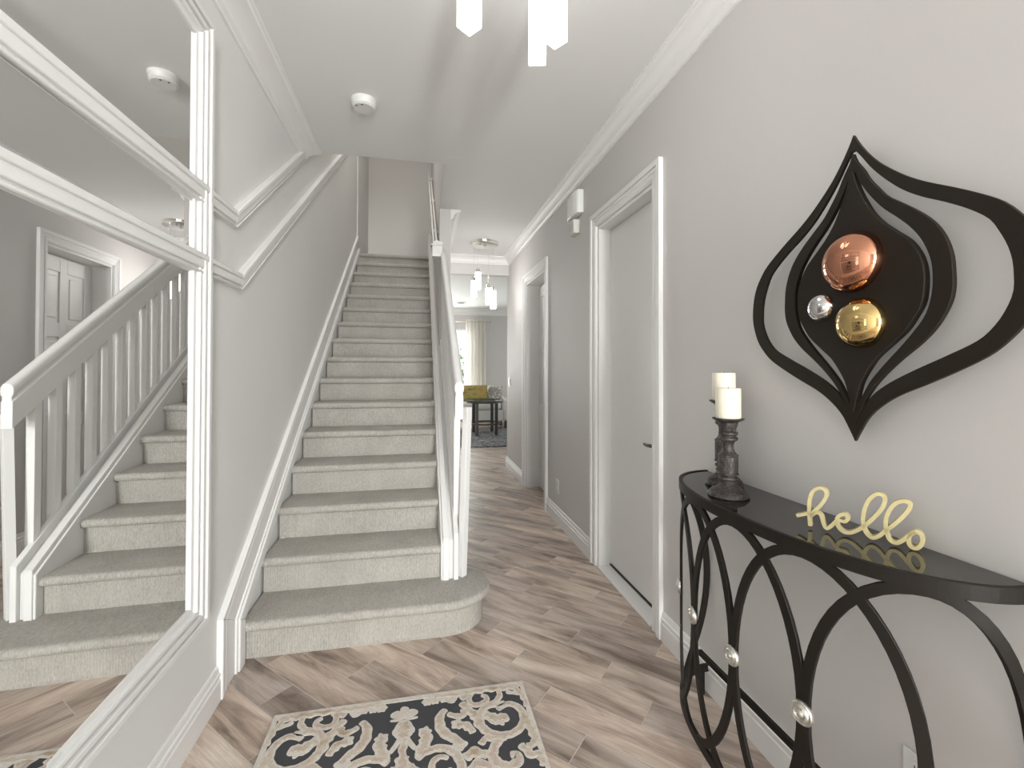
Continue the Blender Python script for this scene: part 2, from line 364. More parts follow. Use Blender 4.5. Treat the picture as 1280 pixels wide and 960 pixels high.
for k in range(-30, 110):
    s0 = PH + k * PW
    off = (k * OFF) % PL
    for j in range(-30, 30):
        t0 = -1.627 + (k - 8) * OFF - round((k - 8) * OFF / PL) * PL + j * PL
        rect = [(s0 + gap, t0 + gap), (s0 + PW - gap, t0 + gap), (s0 + PW - gap, t0 + PL - gap), (s0 + gap, t0 + PL - gap)]
        # s=(x+y)/sqrt2, t=(x-y)/sqrt2
        wpt = [((s + t) * c45, (s - t) * c45) for s, t in rect]
        cx = sum(p[0] for p in wpt) / 4; cy = sum(p[1] for p in wpt) / 4
        if cx < -2.2 or cx > 3.8 or cy < -2.9 or cy > 11.5: continue
        for ri, (lo, hi) in enumerate(regions):
            pl = clip(wpt, lo, hi)
            if len(pl) < 3: continue
            ar = abs(sum(pl[i - 1][0] * pl[i][1] - pl[i][0] * pl[i - 1][1] for i in range(len(pl)))) / 2
            if ar < .0012: continue
            if ri in (0, 1) and cy > .35: planks.append((cx, cy, pl, ar))
            else:
                farmb.prism(pl, -.006, 0, 'z')
planks.sort(key=lambda p: p[1]); 
while len(planks) > 296:
    cx, cy, pl, ar = planks.pop(); farmb.prism(pl, -.006, 0, 'z')
for cx, cy, pl, ar in planks:
    # local frame: x along the plank, y across
    loc = [((x - cx) * c45 - (y - cy) * c45, (x - cx) * c45 + (y - cy) * c45) for x, y in pl]
    o = MB().prism(loc, -.006, 0, 'z').build('plank', M['tile'], None, 0, 0)
    o.location = (cx, cy, 0); o.rotation_euler = (0, 0, -PI / 4); o.parent = floor
def tile_far():
    mt = M['tile'].copy(); mt.name = 'wood_look_tile_far'; nt = mt.node_tree
    tc = [n for n in nt.nodes if n.type == 'TEX_COORD'][0]; oi = [n for n in nt.nodes if n.type == 'OBJECT_INFO'][0]
    mp = nd(nt, 'ShaderNodeMapping'); mp.inputs['Rotation'].default_value = (0, 0, PI / 4); nt.links.new(tc.outputs['Object'], mp.inputs[0])
    for l in list(nt.links):
        if l.from_node == tc and l.to_node != mp: nt.links.new(mp.outputs[0], l.to_socket)
    # a tone for each plank, from its place in the lattice
    sx = nd(nt, 'ShaderNodeSeparateXYZ'); nt.links.new(mp.outputs[0], sx.inputs[0])
    d = nd(nt, 'ShaderNodeMath', operation='SUBTRACT'); d.inputs[1].default_value = PH; nt.links.new(sx.outputs[1], d.inputs[0])
    q = nd(nt, 'ShaderNodeMath', operation='DIVIDE'); q.inputs[1].default_value = PW; nt.links.new(d.outputs[0], q.inputs[0])
    fl = nd(nt, 'ShaderNodeMath', operation='FLOOR'); nt.links.new(q.outputs[0], fl.inputs[0])
    wn = nd(nt, 'ShaderNodeTexWhiteNoise', noise_dimensions='1D'); nt.links.new(fl.outputs[0], wn.inputs['W'])
    for l in list(nt.links):
        if l.from_node == oi: nt.links.new(wn.outputs['Value'], l.to_socket)
    return mt
o = farmb.build('plank_field', tile_far(), floor, 0, 0); o['kind'] = 'stuff'

# ------------------------------------------------------------------ baseboards
def basemb(mb, xw, sgn, y0, y1, h=.135):
    pr = [(0, 0), (.017, 0), (.017, h - .052), (.012, h - .049), (.012, h - .041), (.016, h - .038), (.016, h - .028), (.010, h - .024), (.010, h - .016), (.007, h - .004), (.004, h), (0, h)]
    return mb.prism([(xw + sgn * a, b) for a, b in pr], y0, y1, 'y')
def basemb_x(mb, yw, sgn, x0, x1, h=.135):
    pr = [(0, 0), (.017, 0), (.017, h - .052), (.012, h - .049), (.012, h - .041), (.016, h - .038), (.016, h - .028), (.010, h - .024), (.010, h - .016), (.007, h - .004), (.004, h), (0, h)]
    return mb.prism([(yw + sgn * a, b) for a, b in pr], x0, x1, 'x')
struct(basemb(MB(), XL, 1, YB, 1.975).build('baseboard_left', M['trim'], smooth=20), 'white baseboard under the mirror')
b_ = basemb(MB(), XR, -1, YB, 1.99); basemb(b_, XR, -1, 2.905, 3.985); basemb(b_, XR, -1, 4.955, YE + .12); basemb_x(b_, YE + .12, 1, XR - .016, 3.2)
struct(b_.build('baseboard_right', M['trim'], smooth=20), 'white baseboard along the doors and console')
b_ = basemb(MB(), .28, 1, 4.15, YE + .12); basemb_x(b_, 4.15, -1, .205, .296)
struct(b_.build('baseboard_closet', M['trim'], smooth=20))
b_ = basemb_x(MB(), YF, -1, -1.5, 3.2); struct(b_.build('baseboard_far', M['trim'], smooth=20))

# ------------------------------------------------------------------ crown mouldings
def crown_prof(a=.095, h=.095):
    pts = [(0, 0), (0, -h), (.012, -h), (.014, -h + .012), (.024, -h + .018)]
    for i in range(7):
        t = i / 6 * PI / 2; pts.append((.028 + (a - .045) * (1 - math.cos(t)), -h + .022 + (h - .04) * math.sin(t)))
    pts += [(a - .012, -.012), (a, -.010), (a, 0)]
    return pts
def crown(name, xw, sgn, y0, y1, a=.095, h=.095, label=None):
    o = MB().prism([(xw + sgn * p, CZ + q) for p, q in crown_prof(a, h)], y0, y1, 'y').build(name, M['trim'], smooth=25); return struct(o, label)
crown('trim_1', XR, -1, YB, YE, .095, .095, 'white crown moulding above the console wall')
crown('trim_2', XL, 1, YB, HY, .12, .075, 'white crown moulding above the mirror wall')
crown('trim_3', .28, 1, 4.15, YE, .095, .095, 'short crown moulding on the closet wall')
struct(MB().prism([(YE - p, CZ + q) for p, q in crown_prof()], .28, XR, 'x').build('trim_4', M['trim'], smooth=25), 'crown moulding across the hallway header')
struct(MB().prism([(YF - p, CZ + q) for p, q in crown_prof(.13, .15)], -1.5, 3.2, 'x').build('trim_5', M['trim'], smooth=25), 'crown moulding on the living room wall')

# ------------------------------------------------------------------ chair-rail mouldings on the left wall
def rail(name, path, label):
    mb = MB(); mb.strip(path, -.033, .031, XL - .002, XL + .014); mb.strip(path, -.018, .026, XL + .01, XL + .024); mb.strip(path, .012, .032, XL + .01, XL + .031)
    mb.strip(path, -.034, -.026, XL + .01, XL + .022)
    return struct(mb.build(name, M['trim'], None, .003, 30), label)
rail('trim_6', [(-.1, 1.905), (2.075, 1.922), (3.345, 2.815), (5.2, 4.08)], 'upper white moulding crossing the mirror and climbing the stairs')
rail('trim_7', [(-.1, 1.665), (2.14, 1.672), (4.66, 3.372), (5.92, 4.22)], 'lower white moulding crossing the mirror and climbing the stairs')

# ------------------------------------------------------------------ doors
def casing(mb, ya, yb, zt, xw, sgn, wd=.09):
    path = [(ya, 0), (ya, zt), (yb, zt), (yb, 0)]
    # path runs up, across, down: normal (-dy..) points outward on the left-turning side
    for lo, hi, t in ((.0012, wd - .0012, .012), (.008, .030, .017), (wd - .028, wd, .0241), (wd - .05, wd - .034, .017)):
        a, b = (xw, xw + sgn * t) if sgn > 0 else (xw - t, xw)
        mb.strip(path, lo, hi, a, b)
    return mb
def jamb(mb, D, x0, x1, t=.02):
    mb.box(x0, x1, D[0], D[0] + t, 0, D[2]); mb.box(x0, x1, D[1] - t, D[1], 0, D[2]); mb.box(x0, x1, D[0] + t, D[1] - t, D[2] - t, D[2]); return mb
d1 = struct(casing(MB(), D1[0], D1[1], D1[2], XR, -1).build('door_1', M['trim'], None, .002), 'plain white door in a white casing beside the console')
jb = jamb(MB(), D1, XR, XR + .15); jb.build('jamb', M['trim'], d1, .002)
leaf = MB().box(XR + .085, XR + .125, D1[0] + .022, D1[1] - .022, .022, D1[2] - .022).build('door_leaf', M['door'], d1, .003)
MB().box(XR - .012, XR + .082, D1[0] + .02, D1[1] - .02, .0, .014).build('threshold', M['trim'], d1, .003)
MB().box(XR + .075, XR + .13, D1[0] + .021, D1[1] - .021, .0145, .021).build('door_gap_shade', M['dark'], d1)  # dark strip standing for the shade in the gap under the leaf
h_ = MB(); hy, hz = D1[0] + .075, .895
h_.lathe([(.001, 0), (.026, 0), (.026, -.008), (.012, -.012), (.010, -.045), (.001, -.046)], hy, hz, XR + .085, 20, 'x')
h_.tube([(XR + .045, hy, hz), (XR + .043, hy + .03, hz), (XR + .043, hy + .08, hz - .004), (XR + .046, hy + .115, hz - .002)], [.010, .010, .009, .007], 10)
tag(h_.build('door_handle', M['handle'], leaf), 'dark bronze lever handle')

d2 = struct(casing(MB(), D2[0], D2[1], D2[2], XR, -1).build('door_2', M['trim'], None, .002), 'white panelled door ajar farther down the hall')
jamb(MB(), D2, XR, XR + .15).build('jamb', M['trim'], d2, .002)
# leaf hinged on its near side, a few degrees open into the side room
LW, LH, LT = D2[1] - D2[0] - .046, D2[2] - .04, .036
hx, hy2 = XR + .150, D2[0] + .022
piv = Matrix.Translation((hx, hy2, 0)) @ Matrix.Rotation(math.radians(-2.5), 4, 'Z')
lm = MB()
stile = .105
rows = [(.22, .80), (.92, 1.55), (1.67, LH - .12)]
core = MB().box(0 - .026, 0 - .010, 0, LW, .012, LH)
frame = MB(); frame.box(-.036, 0, 0, stile, .012, LH); frame.box(-.036, 0, LW - stile, LW, .012, LH); frame.box(-.036, 0, LW / 2 - .045, LW / 2 + .045, .012, LH)
zz = [.012, .22, .80, .92, 1.55, 1.67, LH - .12, LH]
for a, b in ((0, 1), (2, 3), (4, 5), (6, 7)):
    frame.box(-.036, 0, stile, LW / 2 - .045, zz[a], zz[b]); frame.box(-.036, 0, LW / 2 + .045, LW - stile, zz[a], zz[b])
def tr(mb, mt): mb.v = [tuple(mt @ Vector(v)) for v in mb.v]; return mb
leaf2 = tr(frame, piv).build('door_leaf', M['door'], d2, .003)
tr(core, piv).build('door_core', M['door'], leaf2)
for za, zb in rows:
    for ya, yb in ((stile, LW / 2 - .045), (LW / 2 + .045, LW - stile)):
        p = MB(); p.box(-.033, -.003, ya + .035, yb - .035, za + .035, zb - .035)
        tr(p, piv).build('door_panel', M['door'], leaf2, .008)

# ------------------------------------------------------------------ entry glazing behind the camera, living room windows
wn = MB()
for xx in (.44, 1.15): wn.box(xx - .04, xx + .04, YB - .1, YB - .02, 0, 2.5)
for zz_ in (.0, .25, 2.12, 2.46): wn.box(.44, 1.15, YB - .1, YB - .02, zz_, zz_ + .07)
win2 = struct(wn.build('window_2', M['trim'], None, .004)); 
MB().box(.44, 1.15, YB - .065, YB - .055, .05, 2.5).build('pane', M['glass'], win2)
MB().box(.77, .83, YB - .09, YB - .04, .32, 2.12).build('mullion', M['trim'], win2).scale = (1, 1, 1)
for nm, xa in (('fill_window', XR + .06),):  # unseen window, added to let fill light onto the left wall
    wn = MB()
    for yy in (SW[0] + .03, -.95, SW[1] - .03): wn.box(xa, xa + .05, yy - .03, yy + .03, SW[2], SW[3])
    for zz_ in (SW[2], 1.5, SW[3] - .06): wn.box(xa, xa + .05, SW[0], SW[1], zz_, zz_ + .06)
    wo = struct(wn.build(nm, M['trim'])); MB().box(xa + .02, xa + .026, SW[0], SW[1], SW[2], SW[3]).build('pane', M['glass'], wo)
wn = MB()
for xx in (WX0, -.36, .385, WX1): wn.box(xx - .03, xx + .03, YF + .03, YF + .1, WZ0, WZ1)
for zz_ in (WZ0, 1.34, WZ1 - .05): wn.box(WX0, WX1, YF + .03, YF + .1, zz_, zz_ + .05)
win1 = struct(wn.build('window_1', M['trim'], None, .004), 'bright living room window behind the curtain')
MB().box(WX0, WX1, YF + .06, YF + .066, WZ0, WZ1).build('pane', M['glass'], win1)
wn = MB()
for yy in (7.3, 8.6, 9.9): wn.box(3.22, 3.28, yy - .03, yy + .03, .5, 2.4)
for zz_ in (.5, 2.35): wn.box(3.22, 3.28, 7.3, 9.9, zz_, zz_ + .05)
win3 = struct(wn.build('window_3', M['trim'], None, .004))
MB().box(3.25, 3.256, 7.3, 9.9, .5, 2.4).build('pane', M['glass'], win3)

# ------------------------------------------------------------------ stairs
stair = thing('staircase', 'long straight flight of stairs in light grey-beige carpet with white skirt boards', 'staircase', (0, D_, 0))
XS0, XS1 = XL + .012, .125
def step_prof(n):
    y = D_ + (n - 1) * G_; z = n * R_; zb = (n - 1) * R_ - .03
    pts = [(y, zb), (y, z - .050), (y - .006, z - .046)]
    for i in range(9):
        a = PI * 1.5 - i / 8 * PI; pts.append((y - .010 - .0 + .022 * math.cos(a) - .004, z - .022 + .022 * math.sin(a)))
    pts = [(y, zb), (y, z - .046)]
    for i in range(9):
        a = -PI / 2 - i / 8 * PI; pts.append((y - .008 + .021 * math.cos(a), z - .022 + .022 * math.sin(a)))
    ye = y + G_ + .02 if n < 16 else 7.12
    pts += [(ye, z), (ye, z - .07), (y + .07, zb)]
    return pts
# bullnose first step
def outline(ins):
    out = [(XS0, D_ - .030 + ins), (-.3, D_ - .030 + ins), (.13, D_ - .036 + ins)]
    cx, cy, rx, ry = .13, D_ + .185, .245 - ins, .221 - ins
    for i in range(1, 17):
        a = -PI / 2 + i / 16 * PI; out.append((cx + rx * math.cos(a), cy + ry * math.sin(a)))
    out += [(XS0, cy + ry)]
    return out
rings = [(0, .038), (R_ - .052, .036), (R_ - .046, .022), (R_ - .040, .008), (R_ - .030, .001), (R_ - .018, .0), (R_ - .008, .005), (R_ - .002, .013), (R_, .026)]
fm = MB(); k = None
for z, ins in rings:
    ol = outline(ins); k = len(ol); fm.v += [(x, y, z) for x, y in ol]
for i in range(len(rings) - 1):
    for j in range(k): fm.f.append((i * k + j, i * k + (j + 1) % k, (i + 1) * k + (j + 1) % k, (i + 1) * k + j))
fm.f.append(tuple(range(k))[::-1]); fm.f.append(tuple((len(rings) - 1) * k + j for j in range(k)))
tag(fm.build('step', M['carpet'], stair, 0, 50), 'wide bottom step with a rounded end')
for n in range(2, 17):
    MB().prism(step_prof(n), XS0, XS1 if n < 16 else .18, 'x').build('step', M['carpet'], stair, 0, 50)
# left skirt board: vertical start, then along the slope
SL = .67
sk = [(1.975, .0), (1.975, .315), (1.975 + 3.95, .315 + 3.95 * SL)]
def lo_hi(mb, lo, hi, t): return mb.strip(sk, lo, hi, XL - .002, XL + t)
sm = MB(); lo_hi(sm, -.2235, -.0015, .012); lo_hi(sm, -.016, 0, .024); lo_hi(sm, -.040, -.022, .019); lo_hi(sm, -.062, -.046, .017); lo_hi(sm, -.225, -.165, .028); lo_hi(sm, -.1645, -.150, .020)
tag(sm.build('wall_skirt_board', M['trim'], stair, .0035, 30), 'white moulded skirt board climbing the left wall')
# right stringer
def stringer(mb, x0, x1, zt, y0=2.44, y1=6.75, dep=.30):
    return mb.prism([(y0, R_ - .004), (y0, zt), (y1, zt + (y1 - y0) * SL), (y1, zt + (y1 - y0) * SL - dep), (y0 + .35, R_ - .05 + .2), (y0 + .2, R_ - .004)], x0, x1, 'x')
st = MB(); stringer(st, .120, .131, .372); stringer(st, .131, .163, .395, 2.435); stringer(st, .163, .179, .380, 2.452); stringer(st, .179, .187, .380, 2.452, 4.148); stringer(st, .187, .212, .420, 2.432, 4.148)
tag(st.build('side_stringer', M['trim'], stair, .003, 30), 'white grooved closed stringer under the balusters')
MB().prism([(2.66, 0), (4.15, 0), (4.15, 1.45), (2.66, .40)], .140, .200, 'x').build('side_panel', M['wall'], stair)
MB().prism([(D_ + G_ + .1, .02), (7.1, .02), (7.1, 2.2), (5.6, 2.2), (D_ + G_ + .1, .25)], XL + .02, XL + .04, 'x').build('understair_panel', M['wall'], stair)

# ------------------------------------------------------------------ balustrade
bal = thing('balustrade', 'white stair balustrade with square balusters and a moulded handrail', 'balustrade', (.22, 2.44, R_))
HB = lambda y: 1.035 + SL * (y - 2.41)
def railprism(x0, x1, zo0, zo1, y0, y1, mb):
    return mb.prism([(y0, HB(y0) + zo0), (y1, HB(y1) + zo0), (y1, HB(y1) + zo1), (y0, HB(y0) + zo1)], x0, x1, 'x')
def rail_profile(prof, y0, y1):
    mb = MB(); k = len(prof)
    mb.v = [(x, y0, HB(y0) + z) for x, z in prof] + [(x, y1, HB(y1) + z) for x, z in prof]
    mb.f = [tuple(range(k)), tuple(range(k, 2 * k))[::-1]] + [(i, (i + 1) % k, k + (i + 1) % k, k + i) for i in range(k)]
    return mb
pr = [(.190, 0), (.233, 0), (.233, .118), (.229, .123), (.229, .140), (.234, .147), (.236, .160), (.235, .180), (.228, .193), (.218, .197), (.206, .197), (.196, .193), (.188, .180), (.187, .160), (.189, .147), (.194, .140), (.194, .123), (.190, .118)]
rail_profile(pr, 2.405, 4.148).build('handrail', M['trim'], bal, .002, 40)
bproto = None
for i in range(12):
    y = 2.555 + .1305 * i
    if bproto is None:
        # a baluster leans with nothing: plain square stick cut to the slope
        mb = MB(); z0b = .40 + SL * (y - 2.44) - .10; z1b = HB(y) + .02
        mb.prism([(y - .021, z0b), (y + .021, z0b), (y + .021, z1b), (y - .021, z1b)], .193, .229, 'x')
        bproto = mb.build('baluster', M['trim'], bal, .002)
    else:
        c = bproto.copy(); C.objects.link(c); c.location = (0, .1305 * i, .1305 * i * SL)
# newel: small square post turned to the curve of the bottom step, leaning out a little
nw = MB()
def sq(cx, cy, z, s, a):
    return [(cx + s * math.cos(a + q), cy + s * math.sin(a + q), z) for q in (PI / 4, 3 * PI / 4, 5 * PI / 4, 7 * PI / 4)]
A = sq(.236, 2.478, R_ - .002, .026, math.radians(42)); B = sq(.262, 2.478, 1.09, .026, math.radians(42))
nw.add(A + B, [(3, 2, 1, 0), (4, 5, 6, 7), (0, 1, 5, 4), (1, 2, 6, 5), (2, 3, 7, 6), (3, 0, 4, 7)])
tag(nw.build('newel_post', M['trim'], bal, .002), 'slim square post standing on the rounded bottom step')
MB().box(.112, .200, 4.06, 4.149, 2.30, 2.40).prism([(.095, 2.40), (.205, 2.40), (.205, 2.425), (.150, 2.445)], 4.05, 4.149, 'y').build('rail_end_block', M['trim'], bal, .003)

ur = thing('upper_handrail', 'narrow white handrail on the upper stairwell wall, above the end of the balustrade', 'handrail', (.15, 4.2, 2.4))
mb = MB(); yb0, yb1 = 4.16, 6.9
for x0_, x1_, dz in ((.118, .134, 0), (.146, .162, -.01)):
    mb.prism([(yb0, 2.40 + dz), (yb1, 2.40 + dz + (yb1 - yb0) * SL), (yb1, 2.46 + dz + (yb1 - yb0) * SL), (yb0, 2.46 + dz)], x0_, x1_, 'x')
mb.build('rail_bar', M['trim'], ur, .002)
for y in (4.5, 5.5, 6.5): MB().box(.13, .182, y - .015, y + .015, 2.41 + SL * (y - yb0), 2.44 + SL * (y - yb0)).build('rail_bracket', M['trim'], ur)

# ------------------------------------------------------------------ wall mirror
mir = thing('wall_mirror', 'large floor-to-ceiling wall mirror in a white moulded frame reflecting the staircase', 'mirror', (XL, 1.8, .39))
MY0, MY1, MZ0, MZ1 = -.1, 1.832, .385, 2.55
def fr(mb, pts, lo, hi, t): return mb.strip(pts, lo, hi, XL, XL + t)
FWD = .088
sides = {'frame_stile': [[(MY1, MZ0), (MY1, MZ1)], [(MY0, MZ1), (MY0, MZ0)]], 'frame_rail': [[(MY1, MZ1), (MY0, MZ1)], [(MY0, MZ0), (MY1, MZ0)]]}
def mitre(mb, a, b, lo, hi, t):
    # board along a->b, outer edge on the line, inner toward +normal, mitred at both ends by 45 degrees
    a = Vector(a); b = Vector(b); d = (b - a).normalized(); n = Vector((-d.y, d.x))
    pts = [a + n * lo + d * lo, b + n * lo - d * lo, b + n * hi - d * hi, a + n * hi + d * hi]
    return mb.prism(pts, XL, XL + t, 'x')
for nm, ls in sides.items():
    for a, b in ls:
        mb = MB()
        ex = .020 if a[0] == MY0 and b[0] == MY0 else 0
        for lo, hi, t in ((.0015, FWD - .0015, .0085), (0, .022, .034), (.028, .046, .028), (.052, .066, .021), (.074, FWD, .009)): mitre(mb, a, b, lo, hi, t + ex)
        mb.build(nm, M['trim'], mir, .003)
al = .012
gx = lambda y: XL + .007 - math.tan(al) * (y - 1.3)
for za, zb in ((MZ0 + .05, 1.64), (1.70, 1.875), (1.945, MZ1 - .05)):
    ya, yb = MY0 + .05, MY1 - .05
    mb = MB().add([(gx(ya) - .004, ya, za), (gx(ya), ya, za), (gx(yb), yb, za), (gx(yb) - .004, yb, za), (gx(ya) - .004, ya, zb), (gx(ya), ya, zb), (gx(yb), yb, zb), (gx(yb) - .004, yb, zb)],
                  [(0, 3, 2, 1), (4, 5, 6, 7), (0, 1, 5, 4), (1, 2, 6, 5), (2, 3, 7, 6), (3, 0, 4, 7)])
    tag(mb.build('mirror_glass', M['mirror'], mir, 0, 0), 'silvered mirror pane')

# ------------------------------------------------------------------ wall plates and small devices
def switch(loc_y, loc_z, xw, sgn, label, w=.074, h=.115, rocker=True, name='light_switch', cat='light switch'):
    t = thing(name, label, cat, (xw, loc_y, loc_z))
    a, b = sorted((xw, xw + sgn * .007))
    p = MB().box(a, b, loc_y - w / 2, loc_y + w / 2, loc_z - h / 2, loc_z + h / 2).build('cover_plate', M['plastic'], t, .003)
    a, b = sorted((xw + sgn * .004, xw + sgn * .013))
    if rocker: MB().box(a, b, loc_y - .017, loc_y + .017, loc_z - .033, loc_z + .033).build('rocker', M['plastic'], t, .003)
    else:
        for dz in (-.026, .026):
            f = MB().lathe([(.001, 0), (.017, 0), (.017, sgn * .010), (.001, sgn * .0101)], loc_y, loc_z + dz, xw, 20, 'x').build('socket', M['plastic'], t)
            a, b = sorted((xw + sgn * .009, xw + sgn * .0112))
            s = MB()
            for dy in (-.006, .006): s.box(a, b, loc_y + dy - .001, loc_y + dy + .001, loc_z + dz - .002, loc_z + dz + .006)
            s.box(a, b, loc_y - .002, loc_y + .002, loc_z + dz - .010, loc_z + dz - .006)
            s.build('slot', M['dark'], f)
    return t
switch(1.872, 1.085, XL, 1, 'white rocker light switch on the left wall beside the mirror frame')
switch(5.77, 1.13, XR, -1, 'small white switch at the far end of the right wall')
switch(3.68, .305, XR, -1, 'white wall outlet low between the two doors', rocker=False, name='wall_outlet', cat='outlet')
switch(.855, .335, XR, -1, 'white wall outlet behind the console table', rocker=False, name='wall_outlet', cat='outlet')

sd = thing('smoke_detector', 'round white smoke detector on the ceiling before the stairwell', 'smoke detector', (-.3, 2.56, CZ))
MB().lathe([(.001, 0), (.068, 0), (.068, -.014), (.064, -.02), (.062, -.036), (.052, -.044), (.001, -.045)], -.3, 2.56, CZ, 40).build('housing', M['plastic'], sd)
for ix, iy in ((-.335, 2.535), (-.305, 2.52)): MB().lathe([(.001, 0), (.005, 0), (.005, -.002), (.001, -.002)], ix, iy, CZ - .0435, 12).build('indicator', M['dark'], sd)

ch = thing('door_chime', 'white ribbed door chime box high on the right wall under the crown moulding', 'door chime', (XR, 3.2, 2.52))
mb = MB(); mb.prism([(XR, 3.07), (XR - .045, 3.075), (XR - .06, 3.10), (XR - .06, 3.27), (XR - .04, 3.32), (XR, 3.33)], 2.43, 2.60, 'z')
mb.build('housing', M['plastic'], ch, .008)
mb = MB()
for i in range(6): mb.box(XR - .0625, XR - .058, 3.115 + i * .026, 3.121 + i * .026, 2.455, 2.58)
mb.build('ribs', M['plastic'], ch)
ms = thing('motion_sensor', 'small cream motion sensor on the right wall below the door chime', 'sensor', (XR, 3.2, 2.36))
MB().prism([(XR, 3.15), (XR - .05, 3.155), (XR - .055, 3.22), (XR - .03, 3.27), (XR, 3.27)], 2.305, 2.405, 'z').build('housing', M['creamfab'], ms, .004)
MB().prism([(XR - .054, 3.222), (XR - .0555, 3.222), (XR - .034, 3.265), (XR - .032, 3.262)], 2.33, 2.39, 'z').build('lens', M['dark'], ms)

# ------------------------------------------------------------------ pendant clusters
def pendants(name, label, cx, cy, lamps, glow, rc=.165, w=.056, rot=None, energy=8):
    t = thing(name, label, 'pendant light', (cx, cy, CZ))
    can = MB().lathe([(.001, 0), (rc, 0), (rc, -.006), (rc - .004, -.012), (rc - .004, -.030), (rc - .012, -.036), (.001, -.036)], cx, cy, CZ, 48).build('canopy', M['chrome'], t)
    MB().lathe([(.001, 0), (.022, 0), (.018, -.012), (.001, -.014)], cx, cy, CZ - .035, 20).build('canopy_nut', M['chrome'], can)
    for i, (x, y, zb, ln, ang) in enumerate(lamps):
        cyl = MB(); cyl.tube([(x, y, CZ - .034), (x, y, zb + ln + .05)], .0016, 6); cb = cyl.build('cable', M['nickel'], t)
        MB().lathe([(.001, 0), (w * .42, 0), (w * .42, .040), (w * .2, .046), (.004, .056), (.001, .056)], x, y, zb + ln - .001, 20).build('lamp_cap', M['chrome'], t)
        cr = MB(); s = w / math.sqrt(2)
        pts = [(x + s * math.cos(ang + PI / 4 + q * PI / 2), y + s * math.sin(ang + PI / 4 + q * PI / 2)) for q in range(4)]
        cr.prism(pts, zb, zb + ln, 'z'); cr.build('crystal', glow, t, .003)
    return t
pendants('pendant_cluster', 'near pendant cluster of glowing square crystals at the top of the frame', .31, 1.40,
         [(.160, 1.5, 2.442, .24, math.radians(38)), (.396, 1.5, 2.366, .25, math.radians(-15)), (.478, 1.55, 2.478, .21, math.radians(35)), (.34, 1.24, 2.40, .25, .3), (.22, 1.28, 2.44, .24, .8)], M['glow'], w=.06, rc=.21)
pendants('pendant_cluster', 'far pendant cluster of glowing crystals on a chrome disc down the hallway', .738, 5.17,
         [(.613, 5.15, 2.118, .19, .05), (.668, 5.22, 2.222, .20, .1), (.775, 5.12, 2.04, .185, .0), (.845, 5.18, 2.0, .205, .15), (.815, 5.30, 2.10, .13, .1)], M['glow_far'])

# ------------------------------------------------------------------ console table
con = thing('console_table', 'half-moon iron console table with interlocking oval loops and a black glass top', 'console table', (1.1, 1.14, 0))
CYc, CA, CB, CX0 = 1.14, .505, .275, XR - .012
def foot(t, off=0):   # t in 0..1 from near wall end (y small) to far wall end, superellipse half moon
    a = PI * t; ex = .86
    c, s = math.cos(a), math.sin(a)
    y = CYc - (CA + off) * math.copysign(abs(c) ** ex, c); x = CX0 - (CB + off) * abs(s) ** ex
    return x, y
NS = 64
top = [foot(i / NS, -.012) for i in range(NS + 1)]
MB().prism(top, .884, .890, 'z').build('table_top', M['blackglass'], con, .001)
for za, zb, off, nm in ((.862, .8925, 0, 'top_rim'),):
    mb = MB(); O = [foot(i / NS, off) for i in range(NS + 1)]; I = [foot(i / NS, off - .012) for i in range(NS + 1)]
    for i in range(NS): mb.prism([O[i], O[i + 1], I[i + 1], I[i]], za, zb, 'z')
    mb.build('top_rim', M['iron'], con, 0, 30)
MB().box(CX0 - .012, CX0, CYc - CA, CYc + CA, .862, .8735).build('back_rail', M['iron'], con)
MB().prism([foot(i / NS, -.014) for i in range(NS + 1)], .874, .8835, 'z').build('top_panel', M['iron'], con)
# arc-length table for the curved front
fine = [foot(i / 400, -.008) for i in range(401)]; arc = [0]
for i in range(400): arc.append(arc[-1] + math.hypot(fine[i + 1][0] - fine[i][0], fine[i + 1][1] - fine[i][1]))
TOT = arc[-1]
def at(s):
    s = max(0, min(TOT, s)); j = 0
    while j < 399 and arc[j + 1] < s: j += 1
    f = (s - arc[j]) / max(1e-9, arc[j + 1] - arc[j]); a, b = fine[j], fine[j + 1]
    p = Vector((a[0] + (b[0] - a[0]) * f, a[1] + (b[1] - a[1]) * f)); tg = Vector((b[0] - a[0], b[1] - a[1])).normalized()
    nrm = Vector((tg.y, -tg.x)); 
    if nrm.dot(p - Vector((CX0, CYc))) < 0: nrm = -nrm
    return p, nrm
dd = .213
cent = [TOT / 2 + q for q in (-.448, -.222, 0, .213, .418)]       # five rosette stations
ZC, ZR = .482, .382
for i, cs in enumerate(cent):
    pts = []; ups = []
    N = 56
    for q in range(N):
        a = 2 * PI * q / N; ca = math.cos(a); hi_ = (cent[i + 1] - cs - .003) if i < 4 else min(.21, TOT - cs - .004); lo_ = (cs - cent[i - 1] - .003) if i > 0 else min(.21, cs - .004); sarc = cs + (hi_ if ca > 0 else lo_) * ca
        p, nr = at(sarc); z = ZC + ZR * math.sin(a)
        extra = 0
        if sarc < 0: p = Vector((CX0 - .004, p.y)); 
        pts.append((p.x, p.y, z)); ups.append(nr)
    mb = MB().bar(pts, .025, .010, lambda i, u=ups: Vector((u[i].x, u[i].y, 0)), True)
    mb.build('oval_loop', M['iron'], con, .0015, 45)
mb = MB()
pts = [at(TOT * i / 48) for i in range(49)]
mb.bar([(p.x, p.y, ZC - ZR) for p, n in pts], .012, .030, (0, 0, 1)); mb.build('base_ring', M['iron'], con, .002, 45)
MB().bar([(1.035, CYc - .385, .243), (1.035, CYc + .385, .243)], .014, .020).build('stretcher', M['iron'], con, .001)
for s in (cent[0], cent[2], TOT - .03):
    p, n = at(s); MB().box(p.x - .009, p.x + .009, p.y - .009, p.y + .009, 0.0, ZC - ZR).build('foot', M['iron'], con, .001)
